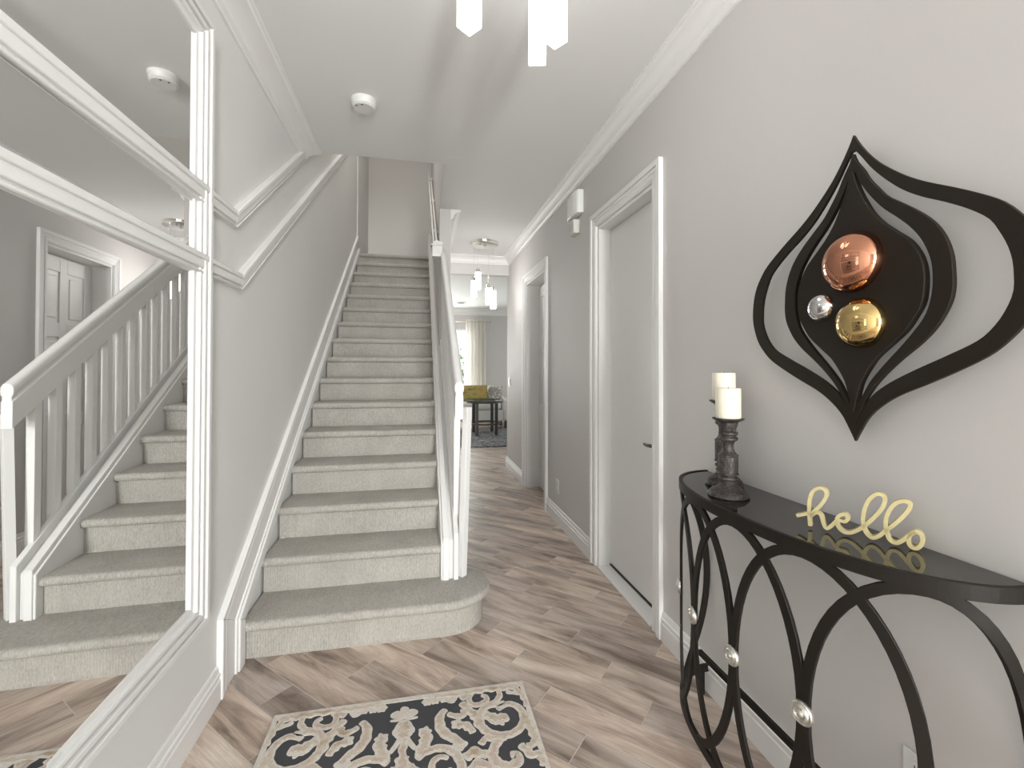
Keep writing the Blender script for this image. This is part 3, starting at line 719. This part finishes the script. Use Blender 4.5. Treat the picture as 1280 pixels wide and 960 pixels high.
for s in cent:
    p, n = at(s)
    base = Vector((p.x + n.x * .006, p.y + n.y * .006, ZC + .005)); Rm = Vector((n.x, n.y, 0)).to_track_quat('Z', 'Y').to_matrix().to_4x4(); Rm.translation = base
    mb = MB().lathe([(.001, -.004), (.027, -.004), (.028, .002), (.025, .006), (.020, .004), (.018, .008), (.014, .010), (.011, .006), (.008, .010), (.004, .013), (.001, .0135)], 0, 0, 0, 32)
    tag(tr(mb, Rm).build('rosette', M['nickel'], con, 0, 50), 'round ringed pewter boss')

# ------------------------------------------------------------------ candle holders and candles
prof = [(340, 95), (346, 93), (352, 82), (360, 64), (368, 57), (384, 53), (404, 48), (420, 44), (424, 52), (430, 57), (440, 57), (446, 52), (449, 46), (455, 46), (458, 53), (464, 57), (474, 57), (480, 52), (484, 42), (498, 34), (530, 33), (550, 39), (562, 49), (570, 60), (576, 62), (580, 57), (586, 59), (640, 59), (684, 57), (688, 62), (694, 62), (698, 50), (702, 46), (707, 46), (711, 57), (722, 59), (727, 50), (731, 45), (736, 45), (740, 52), (748, 53), (752, 46), (762, 52), (775, 70), (788, 94), (792, 102), (797, 102), (801, 110), (814, 120), (826, 123), (832, 119)]
def holder(x, y, H, label, clabel, ch_=.097):
    t = thing('candle_holder', label, 'candle holder', (x, y, .8905))
    k = .000512; pr_ = [(.001, 0)] + [(w_ * k, H * (832 - yy) / 492.) for yy, w_ in reversed(prof)] + [(.001, H)]
    parts = [('base', 0, .19), ('stem', .19, .93), ('drip_plate', .93, 1.001)]
    for nm, a, b in parts:
        q = [p for p in pr_ if a * H - 1e-6 <= p[1] <= b * H + 1e-6]
        if q[0][0] > .002: q = [(.001, q[0][1])] + q
        if q[-1][0] > .002: q = q + [(.001, q[-1][1])]
        # overlap slightly into the part below
        q[0] = (q[0][0], q[0][1] - (.012 if a else 0)); q = [q[0]] + [(q[1][0] * .95, q[0][1])] + q[1:]
        MB().lathe(q, x, y, .8905, 40).build(nm, M['carved'], t, 0, 28)
    c = thing('pillar_candle', clabel, 'candle', (x, y, .8905 + H))
    MB().lathe([(.001, 0), (.037, 0), (.0385, .002), (.0385, ch_ - .004), (.0365, ch_), (.030, ch_ - .001), (.001, ch_ - .005)], x, y, .8905 + H + .0005, 40).build('wax_body', M['wax'], c, 0, 40)
    MB().tube([(x, y, .8905 + H + ch_ - .008), (x + .001, y, .8905 + H + ch_ + .004)], .0012, 6).build('wick', M['dark'], c)
holder(.987, 1.300, .2515, 'shorter carved dark wood candle holder in front on the console', 'ivory pillar candle on the shorter front holder')
holder(1.065, 1.425, .300, 'taller carved dark wood candle holder behind, nearer the wall', 'ivory pillar candle on the taller rear holder')

# ------------------------------------------------------------------ hello sign
stroke1 = [(-0.0273, 0.0227), (-0.0158, 0.0274), (-0.0045, 0.0329), (0.0042, 0.0378)]
stroke2 = [(0.0028, 0.0027), (0.0012, 0.0327), (0.0018, 0.0677), (0.0093, 0.0924), (0.024, 0.1044), (0.0359, 0.1004), (0.0378, 0.0851), (0.0262, 0.0613), (0.0116, 0.0423), (0.0047, 0.0292), (0.0165, 0.0405), (0.0266, 0.0356), (0.0316, 0.0168), (0.0379, 0.0056), (0.0474, 0.013), (0.0568, 0.0257), (0.066, 0.0313), (0.0762, 0.0317), (0.0819, 0.0414), (0.0763, 0.0492), (0.066, 0.0447), (0.0595, 0.032), (0.0625, 0.0159), (0.0727, 0.0059), (0.0862, 0.0066), (0.1017, 0.0173), (0.1137, 0.0298), (0.1277, 0.048), (0.1425, 0.0701), (0.1525, 0.0949), (0.1499, 0.1089), (0.1385, 0.1114), (0.1248, 0.0971), (0.115, 0.0721), (0.1117, 0.0442), (0.1158, 0.0182), (0.1275, 0.0056), (0.1412, 0.0126), (0.1526, 0.0275), (0.1669, 0.0442), (0.183, 0.0662), (0.1948, 0.087), (0.1972, 0.0991), (0.189, 0.1043), (0.1762, 0.0998), (0.1641, 0.0855), (0.1552, 0.0598), (0.1543, 0.0332), (0.1607, 0.0098), (0.1728, 0.0047), (0.1847, 0.0149), (0.1945, 0.0278), (0.2003, 0.0331)]
stroke3 = [(0.2003, 0.0331), (0.2061, 0.039), (0.2146, 0.0368), (0.218, 0.0238), (0.2136, 0.0087), (0.204, 0.0009), (0.1954, 0.0075), (0.1945, 0.0227), (0.1994, 0.0342), (.2061, .039)]
hd = Vector((.116, -.171)).normalized(); hn = Vector((-hd.y, hd.x))       # along the word; back side, towards the wall
if hn.x < 0: hn = -hn
hmb = MB()
for stx in (stroke1, stroke2, stroke3):
    sm_ = catmull([(a, b, 0) for a, b in stx], 5)
    pts = [(.993 + hd.x * p.x, .995 + hd.y * p.x, .8945 + p.y) for p in sm_]
    hmb.bar(pts, .0082, .016, (hn.x, hn.y, 0))
hl = hmb.build('hello_sign', M['hello'], None, .0015, 45)
tag(hl, 'gold script sign spelling hello standing on the console table', 'sign')

# ------------------------------------------------------------------ wall sculpture
art = thing('wall_sculpture', 'dark teardrop-shaped metal wall sculpture with three shiny domes above the console', 'wall art', (XR, .98, 1.5))
AY = .967
def sideprof(tab, n=90):
    zs = [t[0] for t in tab]; z0, z1 = zs[0], zs[-1]; out = []
    pts = catmull([(t[1], t[0], 0) for t in tab], 8)
    return [(p.x if p.x > 0 else 0, p.y) for p in pts]
outer_o = [(1.911, 0), (1.90, .005), (1.87, .022), (1.84, .042), (1.81, .066), (1.78, .096), (1.75, .130), (1.72, .171), (1.69, .219), (1.66, .264), (1.63, .303), (1.60, .328), (1.57, .346), (1.54, .356), (1.51, .361), (1.48, .363), (1.45, .360), (1.42, .351), (1.39, .338), (1.36, .315), (1.33, .283), (1.30, .232), (1.27, .173), (1.24, .110), (1.21, .066), (1.18, .036), (1.15, .018), (1.13, .007), (1.116, 0)]
outer_i = [(1.868, .006), (1.84, .025), (1.81, .044), (1.78, .067), (1.75, .093), (1.72, .123), (1.69, .162), (1.66, .210), (1.63, .252), (1.60, .284), (1.57, .300), (1.54, .312), (1.51, .319), (1.48, .321), (1.45, .320), (1.42, .310), (1.39, .293), (1.36, .264), (1.33, .207), (1.30, .145), (1.27, .090), (1.24, .050), (1.21, .027), (1.19, .012)]
mid_o = [(1.862, 0), (1.84, .008), (1.81, .027), (1.78, .042), (1.75, .063), (1.72, .086), (1.69, .121), (1.66, .155), (1.63, .183), (1.60, .202), (1.57, .214), (1.54, .221), (1.51, .223), (1.48, .2235), (1.45, .219), (1.42, .206), (1.39, .187), (1.36, .159), (1.33, .123), (1.30, .090), (1.27, .062), (1.24, .040), (1.21, .024), (1.18, .010), (1.16, 0)]
mid_i = [(1.81, .008), (1.78, .020), (1.75, .037), (1.72, .057), (1.69, .081), (1.66, .111), (1.63, .138), (1.60, .159), (1.57, .173), (1.54, .182), (1.51, .185), (1.48, .184), (1.45, .179), (1.42, .168), (1.39, .147), (1.36, .122), (1.33, .094), (1.30, .067), (1.27, .043), (1.24, .026), (1.215, .012)]
plate = [(1.825, 0), (1.81, .005), (1.78, .012), (1.75, .023), (1.72, .037), (1.69, .053), (1.66, .076), (1.63, .106), (1.60, .137), (1.57, .156), (1.54, .167), (1.51, .171), (1.48, .170), (1.45, .165), (1.42, .149), (1.39, .128), (1.36, .095), (1.33, .061), (1.30, .039), (1.27, .022), (1.24, .013), (1.21, .006), (1.19, 0)]
def ringmesh(O, I, x0, x1):
    """ring between outer and inner closed outlines with equal vertex counts"""
    k = len(O); mb = MB()
    vs = [(x0, AY + a, b) for a, b in O] + [(x0, AY + a, b) for a, b in I] + [(x1, AY + a, b) for a, b in O] + [(x1, AY + a, b) for a, b in I]
    fs = []
    for i in range(k):
        j = (i + 1) % k
        fs += [(i, j, k + j, k + i), (2 * k + i, 3 * k + i, 3 * k + j, 2 * k + j), (i, 2 * k + i, 2 * k + j, j), (k + i, k + j, 3 * k + j, 3 * k + i)]
    return mb.add(vs, fs)
def resample(tab, n):
    p = sideprof(tab); L = [0]
    for i in range(len(p) - 1): L.append(L[-1] + math.hypot(p[i + 1][0] - p[i][0], p[i + 1][1] - p[i][1]))
    out = []
    for q in range(n):
        s = L[-1] * q / (n - 1); j = 0
        while j < len(L) - 2 and L[j + 1] < s: j += 1
        f = (s - L[j]) / max(1e-9, L[j + 1] - L[j]); out.append((p[j][0] + (p[j + 1][0] - p[j][0]) * f, p[j][1] + (p[j + 1][1] - p[j][1]) * f))
    return out
def closed(tab, n=70):
    r = resample(tab, n); return r + [(-a, b) for a, b in reversed(r)]
def clampz(O, I): return O, I
ringmesh(closed(outer_o), closed(outer_i), XR - .055, XR - .046).build('outer_ring', M['art'], art, .0008, 40)
ringmesh(closed(mid_o), closed(mid_i), XR - .058, XR - .046).build('middle_ring', M['art'], art, .0008, 40)
MB().prism([(AY + a, b) for a, b in closed(plate)], XR - .062, XR - .044, 'x').build('centre_plate', M['art'], art, .0008, 40)
for yy, zz_ in ((AY, 1.57), (AY, 1.40)):
    MB().lathe([(.001, 0), (.010, 0), (.010, .045), (.001, .045)], yy, zz_, XR - .046, 16, 'x').build('wall_mount', M['art'], art)
def dome(y, z, r, mat, lab, depth=.75):
    pr_ = [(max(.0005, r * math.cos(a)), -r * depth * math.sin(a)) for a in [i / 18 * PI / 2 for i in range(19)]]
    mb = MB().lathe(pr_, y, z, XR - .0615, 48, 'x'); tag(mb.build('dome', mat, art, 0, 80), lab)
dome(.962, 1.578, .079, M['copper'], 'large copper dome'); dome(1.056, 1.472, .040, M['silver'], 'small silver dome'); dome(.940, 1.418, .064, M['gold'], 'medium gold dome')

# ------------------------------------------------------------------ entry rug
rug = thing('entry_rug', 'charcoal and cream scroll-patterned rug on the plank floor', 'rug', (-.047, .9, 0))
RX, RY0, RY1 = .472, .13, 1.835
MB().box(-.047 - RX, -.047 + RX, RY0, RY1, .0005, .009).build('rug_base', M['rugdark'], rug, .003)
RC = -.047
class Rib:
    def __init__(s): s.mb = MB(); s.mb2 = MB(); s.k = 0
    def _flat(s, L, R, inner=False):
        z0 = .0088; z1 = (.0112 if inner else .0102) + (s.k % 40) * .00002; s.k += 1; n = len(L)
        vs = [(p.x, p.y, z1) for p in L] + [(p.x, p.y, z1) for p in R] + [(p.x, p.y, z0) for p in L] + [(p.x, p.y, z0) for p in R]
        fs = [(i, i + 1, n + i + 1, n + i) for i in range(n - 1)] + [(i, 2 * n + i, 2 * n + i + 1, i + 1) for i in range(n - 1)] + [(n + i, n + i + 1, 3 * n + i + 1, 3 * n + i) for i in range(n - 1)]
        fs += [(0, n, 3 * n, 2 * n), (n - 1, 3 * n - 1, 4 * n - 1, 2 * n - 1)]
        (s.mb2 if inner else s.mb).add(vs, fs)
    def stroke(s, pts, w, taper=.55, wob=0, freq=26, both=True):
        p = catmull([(a, b, 0) for a, b in pts], 7); w *= .94
        for sx in ((1, -1) if both else (1,)):
            for sy in (0, 1):
                L = []; Rr = []; n = len(p); acc = 0
                for i, q in enumerate(p):
                    t = p[min(i + 1, n - 1)] - p[max(i - 1, 0)]; t.normalize(); nn = Vector((-t.y, t.x, 0))
                    if i: acc += (p[i] - p[i - 1]).length
                    f = i / (n - 1); ww = w / 2 * (1 - taper * abs(2 * f - 1) ** 2.2)
                    if i in (0, n - 1): ww *= .45
                    ww1 = ww * (1 + wob * math.sin(acc * freq * 6)); ww2 = ww * (1 + wob * math.sin(acc * freq * 6 + 1.7))
                    for lst, e in ((L, q + nn * ww1), (Rr, q - nn * ww2)):
                        x = RC + sx * e.x; y = (1.83 - e.y) if sy == 0 else (RY0 + RY1 - 1.83 + e.y)
                        lst.append(Vector((max(RC - RX + .004, min(RC + RX - .004, x)), y, 0)))
                s._flat(L, Rr)
                if w > .022 and n > 8:
                    k0 = max(2, n // 10); Q = [((a + b) / 2, (a - b) / 2) for a, b in zip(L, Rr)][k0:-k0]; f_ = .50
                    s._flat([c + d * f_ * (1 + .35 * math.sin(i * 1.9)) for i, (c, d) in enumerate(Q)], [c - d * f_ * (1 + .35 * math.sin(i * 2.3)) for i, (c, d) in enumerate(Q)], True)
    def blob(s, u, v, r, n=5, am=.18, both=True, ph=0):
        for sx in ((1, -1) if both else (1,)):
            for sy in (0, 1):
                pts = []
                for i in range(30):
                    a = 2 * PI * i / 30; rr = r * (1 + am * math.cos(n * a + ph)); x = RC + sx * (u + rr * math.cos(a)); y = v + rr * math.sin(a)
                    y = 1.83 - y if sy == 0 else RY0 + RY1 - 1.83 + y
                    pts.append((x, y))
                z = .0102 + (s.k % 40) * .00002; s.k += 1
                s.mb.prism(pts, .0088, z, 'z')
P = Rib()
P.stroke([(.154, .089), (.13, .122), (.13, .175), (.153, .214), (.183, .241), (.202, .277)], .042, .5, .08)
P.blob(.192, .262, .024, 4, .15)
P.stroke([(.158, .112), (.191, .133), (.22, .127), (.212, .100)], .030, .4, .12)
P.stroke([(.380, .100), (.352, .103), (.303, .109), (.275, .145), (.277, .201), (.309, .239), (.351, .253), (.393, .245), (.428, .207), (.432, .150), (.402, .112), (.366, .116), (.345, .132)], .034, .35, .06)
P.stroke([(.290, .138), (.322, .168), (.350, .175), (.378, .168)], .050, .35, .15); P.blob(.345, .182, .024, 5, .2)
P.stroke([(.263, .024), (.244, .058), (.262, .090), (.305, .080), (.312, .055), (.294, .043)], .026, .35, .1)
P.stroke([(.367, .022), (.365, .060), (.345, .086), (.307, .102)], .026, .3, .1)
P.stroke([(.214, .066), (.238, .112), (.262, .150), (.272, .195), (.295, .233)], .042, .4, .18)
P.stroke([(.352, .255), (.318, .280), (.297, .315), (.300, .352), (.335, .380), (.370, .369), (.376, .342), (.352, .338)], .042, .4, .08)
P.stroke([(.445, .175), (.443, .22), (.452, .27), (.446, .305), (.415, .314)], .036, .3, .22)
P.stroke([(.395, .30), (.42, .345), (.452, .36), (.452, .40)], .036, .3, .2)
P.stroke([(.260, .276), (.282, .255), (.33, .259), (.356, .268)], .030, .3, .2)
P.stroke([(.183, .173), (.210, .178), (.232, .196), (.240, .222)], .036, .4, .2); P.blob(.190, .170, .022, 5, .15)
P.stroke([(.200, .318), (.237, .305), (.280, .325)], .046, .5, .25)
P.stroke([(.208, .372), (.25, .350), (.29, .385)], .04, .5, .2)
# crown flower
P.blob(0, .062, .017, 3, .05, False); P.blob(.030, .082, .019, 3, .08); P.blob(.012, .090, .020, 3, .05)
P.stroke([(-.050, .108), (-.02, .108), (0, .098), (.02, .108), (.050, .108)], .016, .5, 0, both=False)
P.stroke([(0, .112), (0, .165), (0, .20)], .074, .75, 0, both=False)
P.stroke([(.026, .150), (.030, .168), (.012, .182)], .02, .3, 0)
P.stroke([(.006, .176), (.020, .215), (.044, .252)], .020, .3, 0); P.stroke([(.012, .196), (.0, .23), (.0, .30)], .03, .5, .2, both=False)
P.stroke([(.066, .172), (.078, .212), (.066, .250), (.048, .282)], .048, .45, .16); P.blob(.074, .182, .022, 5, .18)
P.stroke([(.045, .292), (.070, .272), (.105, .262), (.143, .268), (.176, .300), (.190, .353), (.180, .41), (.15, .45)], .034, .25, .08)
P.stroke([(.150, .308), (.118, .298), (.095, .322), (.098, .36), (.125, .385), (.15, .37), (.15, .345)], .026, .35, .08)
P.stroke([(0, .27), (0, .34), (0, .42)], .060, .4, .22, both=False); P.stroke([(.022, .31), (.045, .345), (.050, .40)], .034, .4, .2)
P.stroke([(.22, .42), (.26, .44), (.32, .43), (.38, .45), (.44, .44)], .05, .3, .2); P.stroke([(.07, .44), (.10, .50), (.17, .54), (.24, .50), (.22, .47)], .04, .3, .12)
P.stroke([(0, .45), (0, .58), (0, .68)], .09, .5, .25, both=False); P.stroke([(.28, .50), (.32, .56), (.40, .57), (.43, .52), (.39, .49)], .04, .3, .1)
P.stroke([(.08, .60), (.16, .62), (.24, .60), (.30, .64), (.40, .64)], .05, .3, .2); P.stroke([(.04, .70), (.10, .74), (.10, .80), (.04, .82)], .035, .3, .1); P.stroke([(.2, .70), (.27, .74), (.36, .72), (.42, .76)], .045, .3, .2)
P.stroke([(.16, .80), (.22, .83), (.32, .81), (.40, .84)], .045, .3, .2)
# scalloped border of leaves along the far and near edges and down the sides
for u in (.085, .115, .150, .185): P.blob(u, .036 - (u - .085) * .05, .020, 6, .12)
P.stroke([(.155, .020), (.165, .050), (.185, .055), (.19, .028)], .014, .2, 0)
P.stroke([(.09, .016), (.2, .020), (.31, .016), (.40, .020), (.455, .016)], .030, .1, .35, 22)
P.stroke([(.212, .048), (.235, .036), (.255, .03)], .030, .3, .2)
P.stroke([(.395, .040), (.42, .055), (.455, .062)], .022, .3, .25)
P.stroke([(.408, .016), (.44, .045), (.456, .09), (.458, .14)], .024, .2, .3)
P.stroke([(.462, .10), (.458, .25), (.463, .40), (.458, .55), (.463, .70), (.460, .84)], .018, .05, .35, 20)
pm = P.mb
b0 = .018
for (xa, xb, ya, yb) in ((-RX, RX, RY1 - .022, RY1 - .001), (-RX, RX, RY0 + .001, RY0 + .022), (-RX + .0005, -RX + b0, RY0 + .02, RY1 - .02), (RX - b0, RX - .0005, RY0 + .02, RY1 - .02)):
    pm.box(RC + xa + .0005, RC + xb - .0005, ya, yb, .0088, .0112)
pm.build('scroll_pattern', M['rugcream'], rug, 0, 0)
P.mb2.build('scroll_inner', M['rugtan'], rug, 0, 0)  # tan inner bands of the scroll pattern

# ------------------------------------------------------------------ living room
rg = MB(); n1, n2 = 26, 22
rv = [(.2 + 2.6 * i / n1 + random.uniform(-.02, .02), 7.42 + 2.08 * j / n2 + random.uniform(-.02, .02), .020 + random.uniform(0, .012)) for j in range(n2 + 1) for i in range(n1 + 1)]
rg.v = rv + [(x, y, .001) for x, y, z in rv]
nv = len(rv); W = n1 + 1
rg.f = [(j * W + i, j * W + i + 1, (j + 1) * W + i + 1, (j + 1) * W + i) for j in range(n2) for i in range(n1)]
rg.f += [tuple(nv + q for q in f[::-1]) for f in list(rg.f)]
bd = [i for i in range(W)] + [j * W + n1 for j in range(1, n2 + 1)] + [n2 * W + i for i in range(n1 - 1, -1, -1)] + [j * W for j in range(n2 - 1, 0, -1)]
rg.f += [(bd[i], nv + bd[i], nv + bd[(i + 1) % len(bd)], bd[(i + 1) % len(bd)]) for i in range(len(bd))]
tag(rg.build('shag_rug', M['shag'], None, 0, 0), 'mottled grey shag rug under the round glass table', 'rug')

tb = thing('round_table', 'small round dark table with a green-tinted glass top in the living room', 'table', (1.27, 8.8, .03))
TX, TY, TR = 1.27, 8.8, .345
MB().lathe([(.001, .0), (TR + .02, 0), (TR + .02, .014), (.001, .014)], TX, TY, .692, 48).build('glass_top', M['greenglass'], tb)
mb = MB(); mb.bar([(TX + TR * math.cos(a), TY + TR * math.sin(a), .665) for a in [2 * PI * i / 40 for i in range(40)]], .03, .05, (0, 0, 1), True); mb.build('apron', M['tablewood'], tb)
mb = MB(); mb.bar([(TX + (TR - .04) * math.cos(a), TY + (TR - .04) * math.sin(a), .24) for a in [2 * PI * i / 40 for i in range(40)]], .035, .03, (0, 0, 1), True); mb.build('lower_ring', M['tablewood'], tb)
for a in (235, 305, 55, 125):
    a = math.radians(a); lx, ly = TX + (TR - .02) * math.cos(a), TY + (TR - .02) * math.sin(a)
    MB().box(lx - .028, lx + .028, ly - .028, ly + .028, .033, .66).build('leg', M['tablewood'], tb, .003)

sf = thing('sofa', 'cream upholstered sofa below the living room curtain', 'sofa', (.95, 10.1, 0))
def cushion(x0, x1, y0, y1, z0, z1, name, mat, parent, bev=.05, rot=None):
    o = MB().box(x0, x1, y0, y1, z0, z1).build(name, mat, parent, bev, 60, 4); return o
cushion(-.1, 1.80, 9.60, 10.35, .17, .42, 'seat_base', M['creamfab'], sf, .04)
cushion(-.05, .88, 9.58, 10.15, .42, .58, 'seat_cushion', M['creamfab'], sf); cushion(.89, 1.74, 9.58, 10.15, .42, .58, 'seat_cushion', M['creamfab'], sf)
cushion(-.1, 1.76, 10.17, 10.40, .42, .86, 'backrest', M['creamfab'], sf, .07)
cushion(1.76, 1.96, 9.58, 10.38, .17, .66, 'armrest', M['creamfab'], sf, .08)
for lx, ly in ((.0, 9.68), (1.86, 9.68), (.0, 10.3), (1.86, 10.3)): MB().box(lx - .03, lx + .03, ly - .03, ly + .03, 0.0, .17).build('leg', M['tablewood'], sf)
def pillow(name, label, mat, x, y, z, w_, h_, rz, rx):
    mb = MB(); N = 12
    for sgn in (1, -1):
        base = len(mb.v)
        for j in range(N + 1):
            for i in range(N + 1):
                u, v = 2 * i / N - 1, 2 * j / N - 1; t = .075 * ((1 - u ** 4) * (1 - v ** 4)) ** .5
                mb.v.append((u * w_ / 2 * (1 - .06 * (1 - abs(v)) * 0), sgn * t, v * h_ / 2))
        for j in range(N):
            for i in range(N): a = base + j * (N + 1) + i; mb.f.append((a, a + 1, a + N + 2, a + N + 1))
    Rm = Matrix.Translation((x, y, z)) @ Matrix.Rotation(rz, 4, 'Z') @ Matrix.Rotation(rx, 4, 'X'); tr(mb, Rm)
    return tag(mb.build(name, mat, None, 0, 80), label, 'cushion')
pillow('throw_pillow', 'gold and green patterned throw pillow on the sofa', M['pillow'], 1.20, 9.93, .765, .60, .36, .05, math.radians(-14))
pillow('throw_pillow', 'pale speckled throw pillow at the right end of the sofa', M['pillow2'], 1.66, 9.93, .765, .34, .34, -.40, math.radians(-14))
stb = thing('side_table', 'dark side table at the right end of the sofa', 'side table', (2.15, 9.9, 0))
MB().box(1.99, 2.40, 9.65, 10.15, .44, .48).build('table_top', M['tablewood'], stb, .004); MB().box(2.01, 2.38, 9.68, 10.12, .12, .44).build('cabinet', M['tablewood'], stb, .004)
for lx in (2.03, 2.36):
    for ly in (9.70, 10.10): MB().box(lx - .02, lx + .02, ly - .02, ly + .02, 0, .12).build('leg', M['tablewood'], stb)
lk = thing('dark_bench', 'low dark base shadowed under the sofa', 'base', (.9, 10, 0)); bpy.data.objects.remove(lk)

mb = MB(); N = 90; x0_, x1_ = 1.10, 1.58
for z in (2.50, 2.30, .03):
    for i in range(N + 1):
        t = i / N; x = x0_ + (x1_ - x0_) * t + (0.04 * (t) if z < .1 else 0); mb.v.append((x, 10.86 + .040 * math.sin(t * 2 * PI * 5) + .010 * math.sin(t * 23), z))
nz = 3
for j in range(nz - 1):
    for i in range(N): a = j * (N + 1) + i; mb.f.append((a, a + 1, a + N + 2, a + N + 1))
o = tag(mb.build('curtain', M['curtain'], None, 0, 80), 'cream floor-length curtain beside the bright window', 'curtain')
rd = thing('curtain_rod', 'thin metal curtain rod above the living room window', 'curtain rod', (.3, 10.79, 2.42))
MB().tube([(-1.35, 10.79, 2.43), (1.66, 10.79, 2.43)], .011, 10).build('rod', M['nickel'], rd)
MB().lathe([(.001, -.03), (.02, -.02), (.03, 0), (.02, .02), (.001, .03)], 10.79, 2.43, 1.69, 20, 'x').build('finial', M['nickel'], rd)
mb = MB()
for x in (-1.2, 1.64): MB().tube([(x, 10.79, 2.43), (x, 11.0, 2.43)], .007, 8).build('bracket', M['nickel'], rd)
vt = thing('ceiling_vent', 'small oval vent on the living room ceiling', 'vent', (.9, 9.95, CZ))
MB().lathe([(.001, 0), (.13, 0), (.12, -.012), (.001, -.014)], .9, 9.95, CZ, 32).build('vent_rim', M['plastic'], vt)
MB().lathe([(.001, 0), (.08, 0), (.08, -.003), (.001, -.003)], .9, 9.95, CZ - .013, 32).build('vent_grille', M['dark'], vt)
dl = thing('ceiling_smoke_alarm', 'round smoke alarm near the hallway end of the living room ceiling', 'ceiling light', (.62, 9.1, CZ))
MB().lathe([(.001, 0), (.085, 0), (.08, -.006), (.001, -.007)], .62, 9.1, CZ, 32).build('alarm_disc', M['plastic'], dl)  # flat disc of the living room smoke alarm
# garden hedge outside the living room window
hg = MB()
for i in range(900):
    x = random.uniform(-2.5, 2.5); z = random.uniform(0, 1.9); y = 13.4 + random.uniform(-.35, .35); s = random.uniform(.05, .11); a = random.uniform(0, PI); b = random.uniform(-.8, .8)
    dx, dz = math.cos(a) * s, math.sin(a) * s
    hg.add([(x - dx, y, z - dz), (x + dz * .5, y + b * .1, z - dx * .5), (x + dx, y, z + dz), (x - dz * .5, y - b * .1, z + dx * .5)], [(0, 1, 2, 3)])
o = hg.build('garden_hedge', M['foliage'], None, 0, 0); tag(o, 'green hedge outside the living room window', 'hedge', kind='stuff')
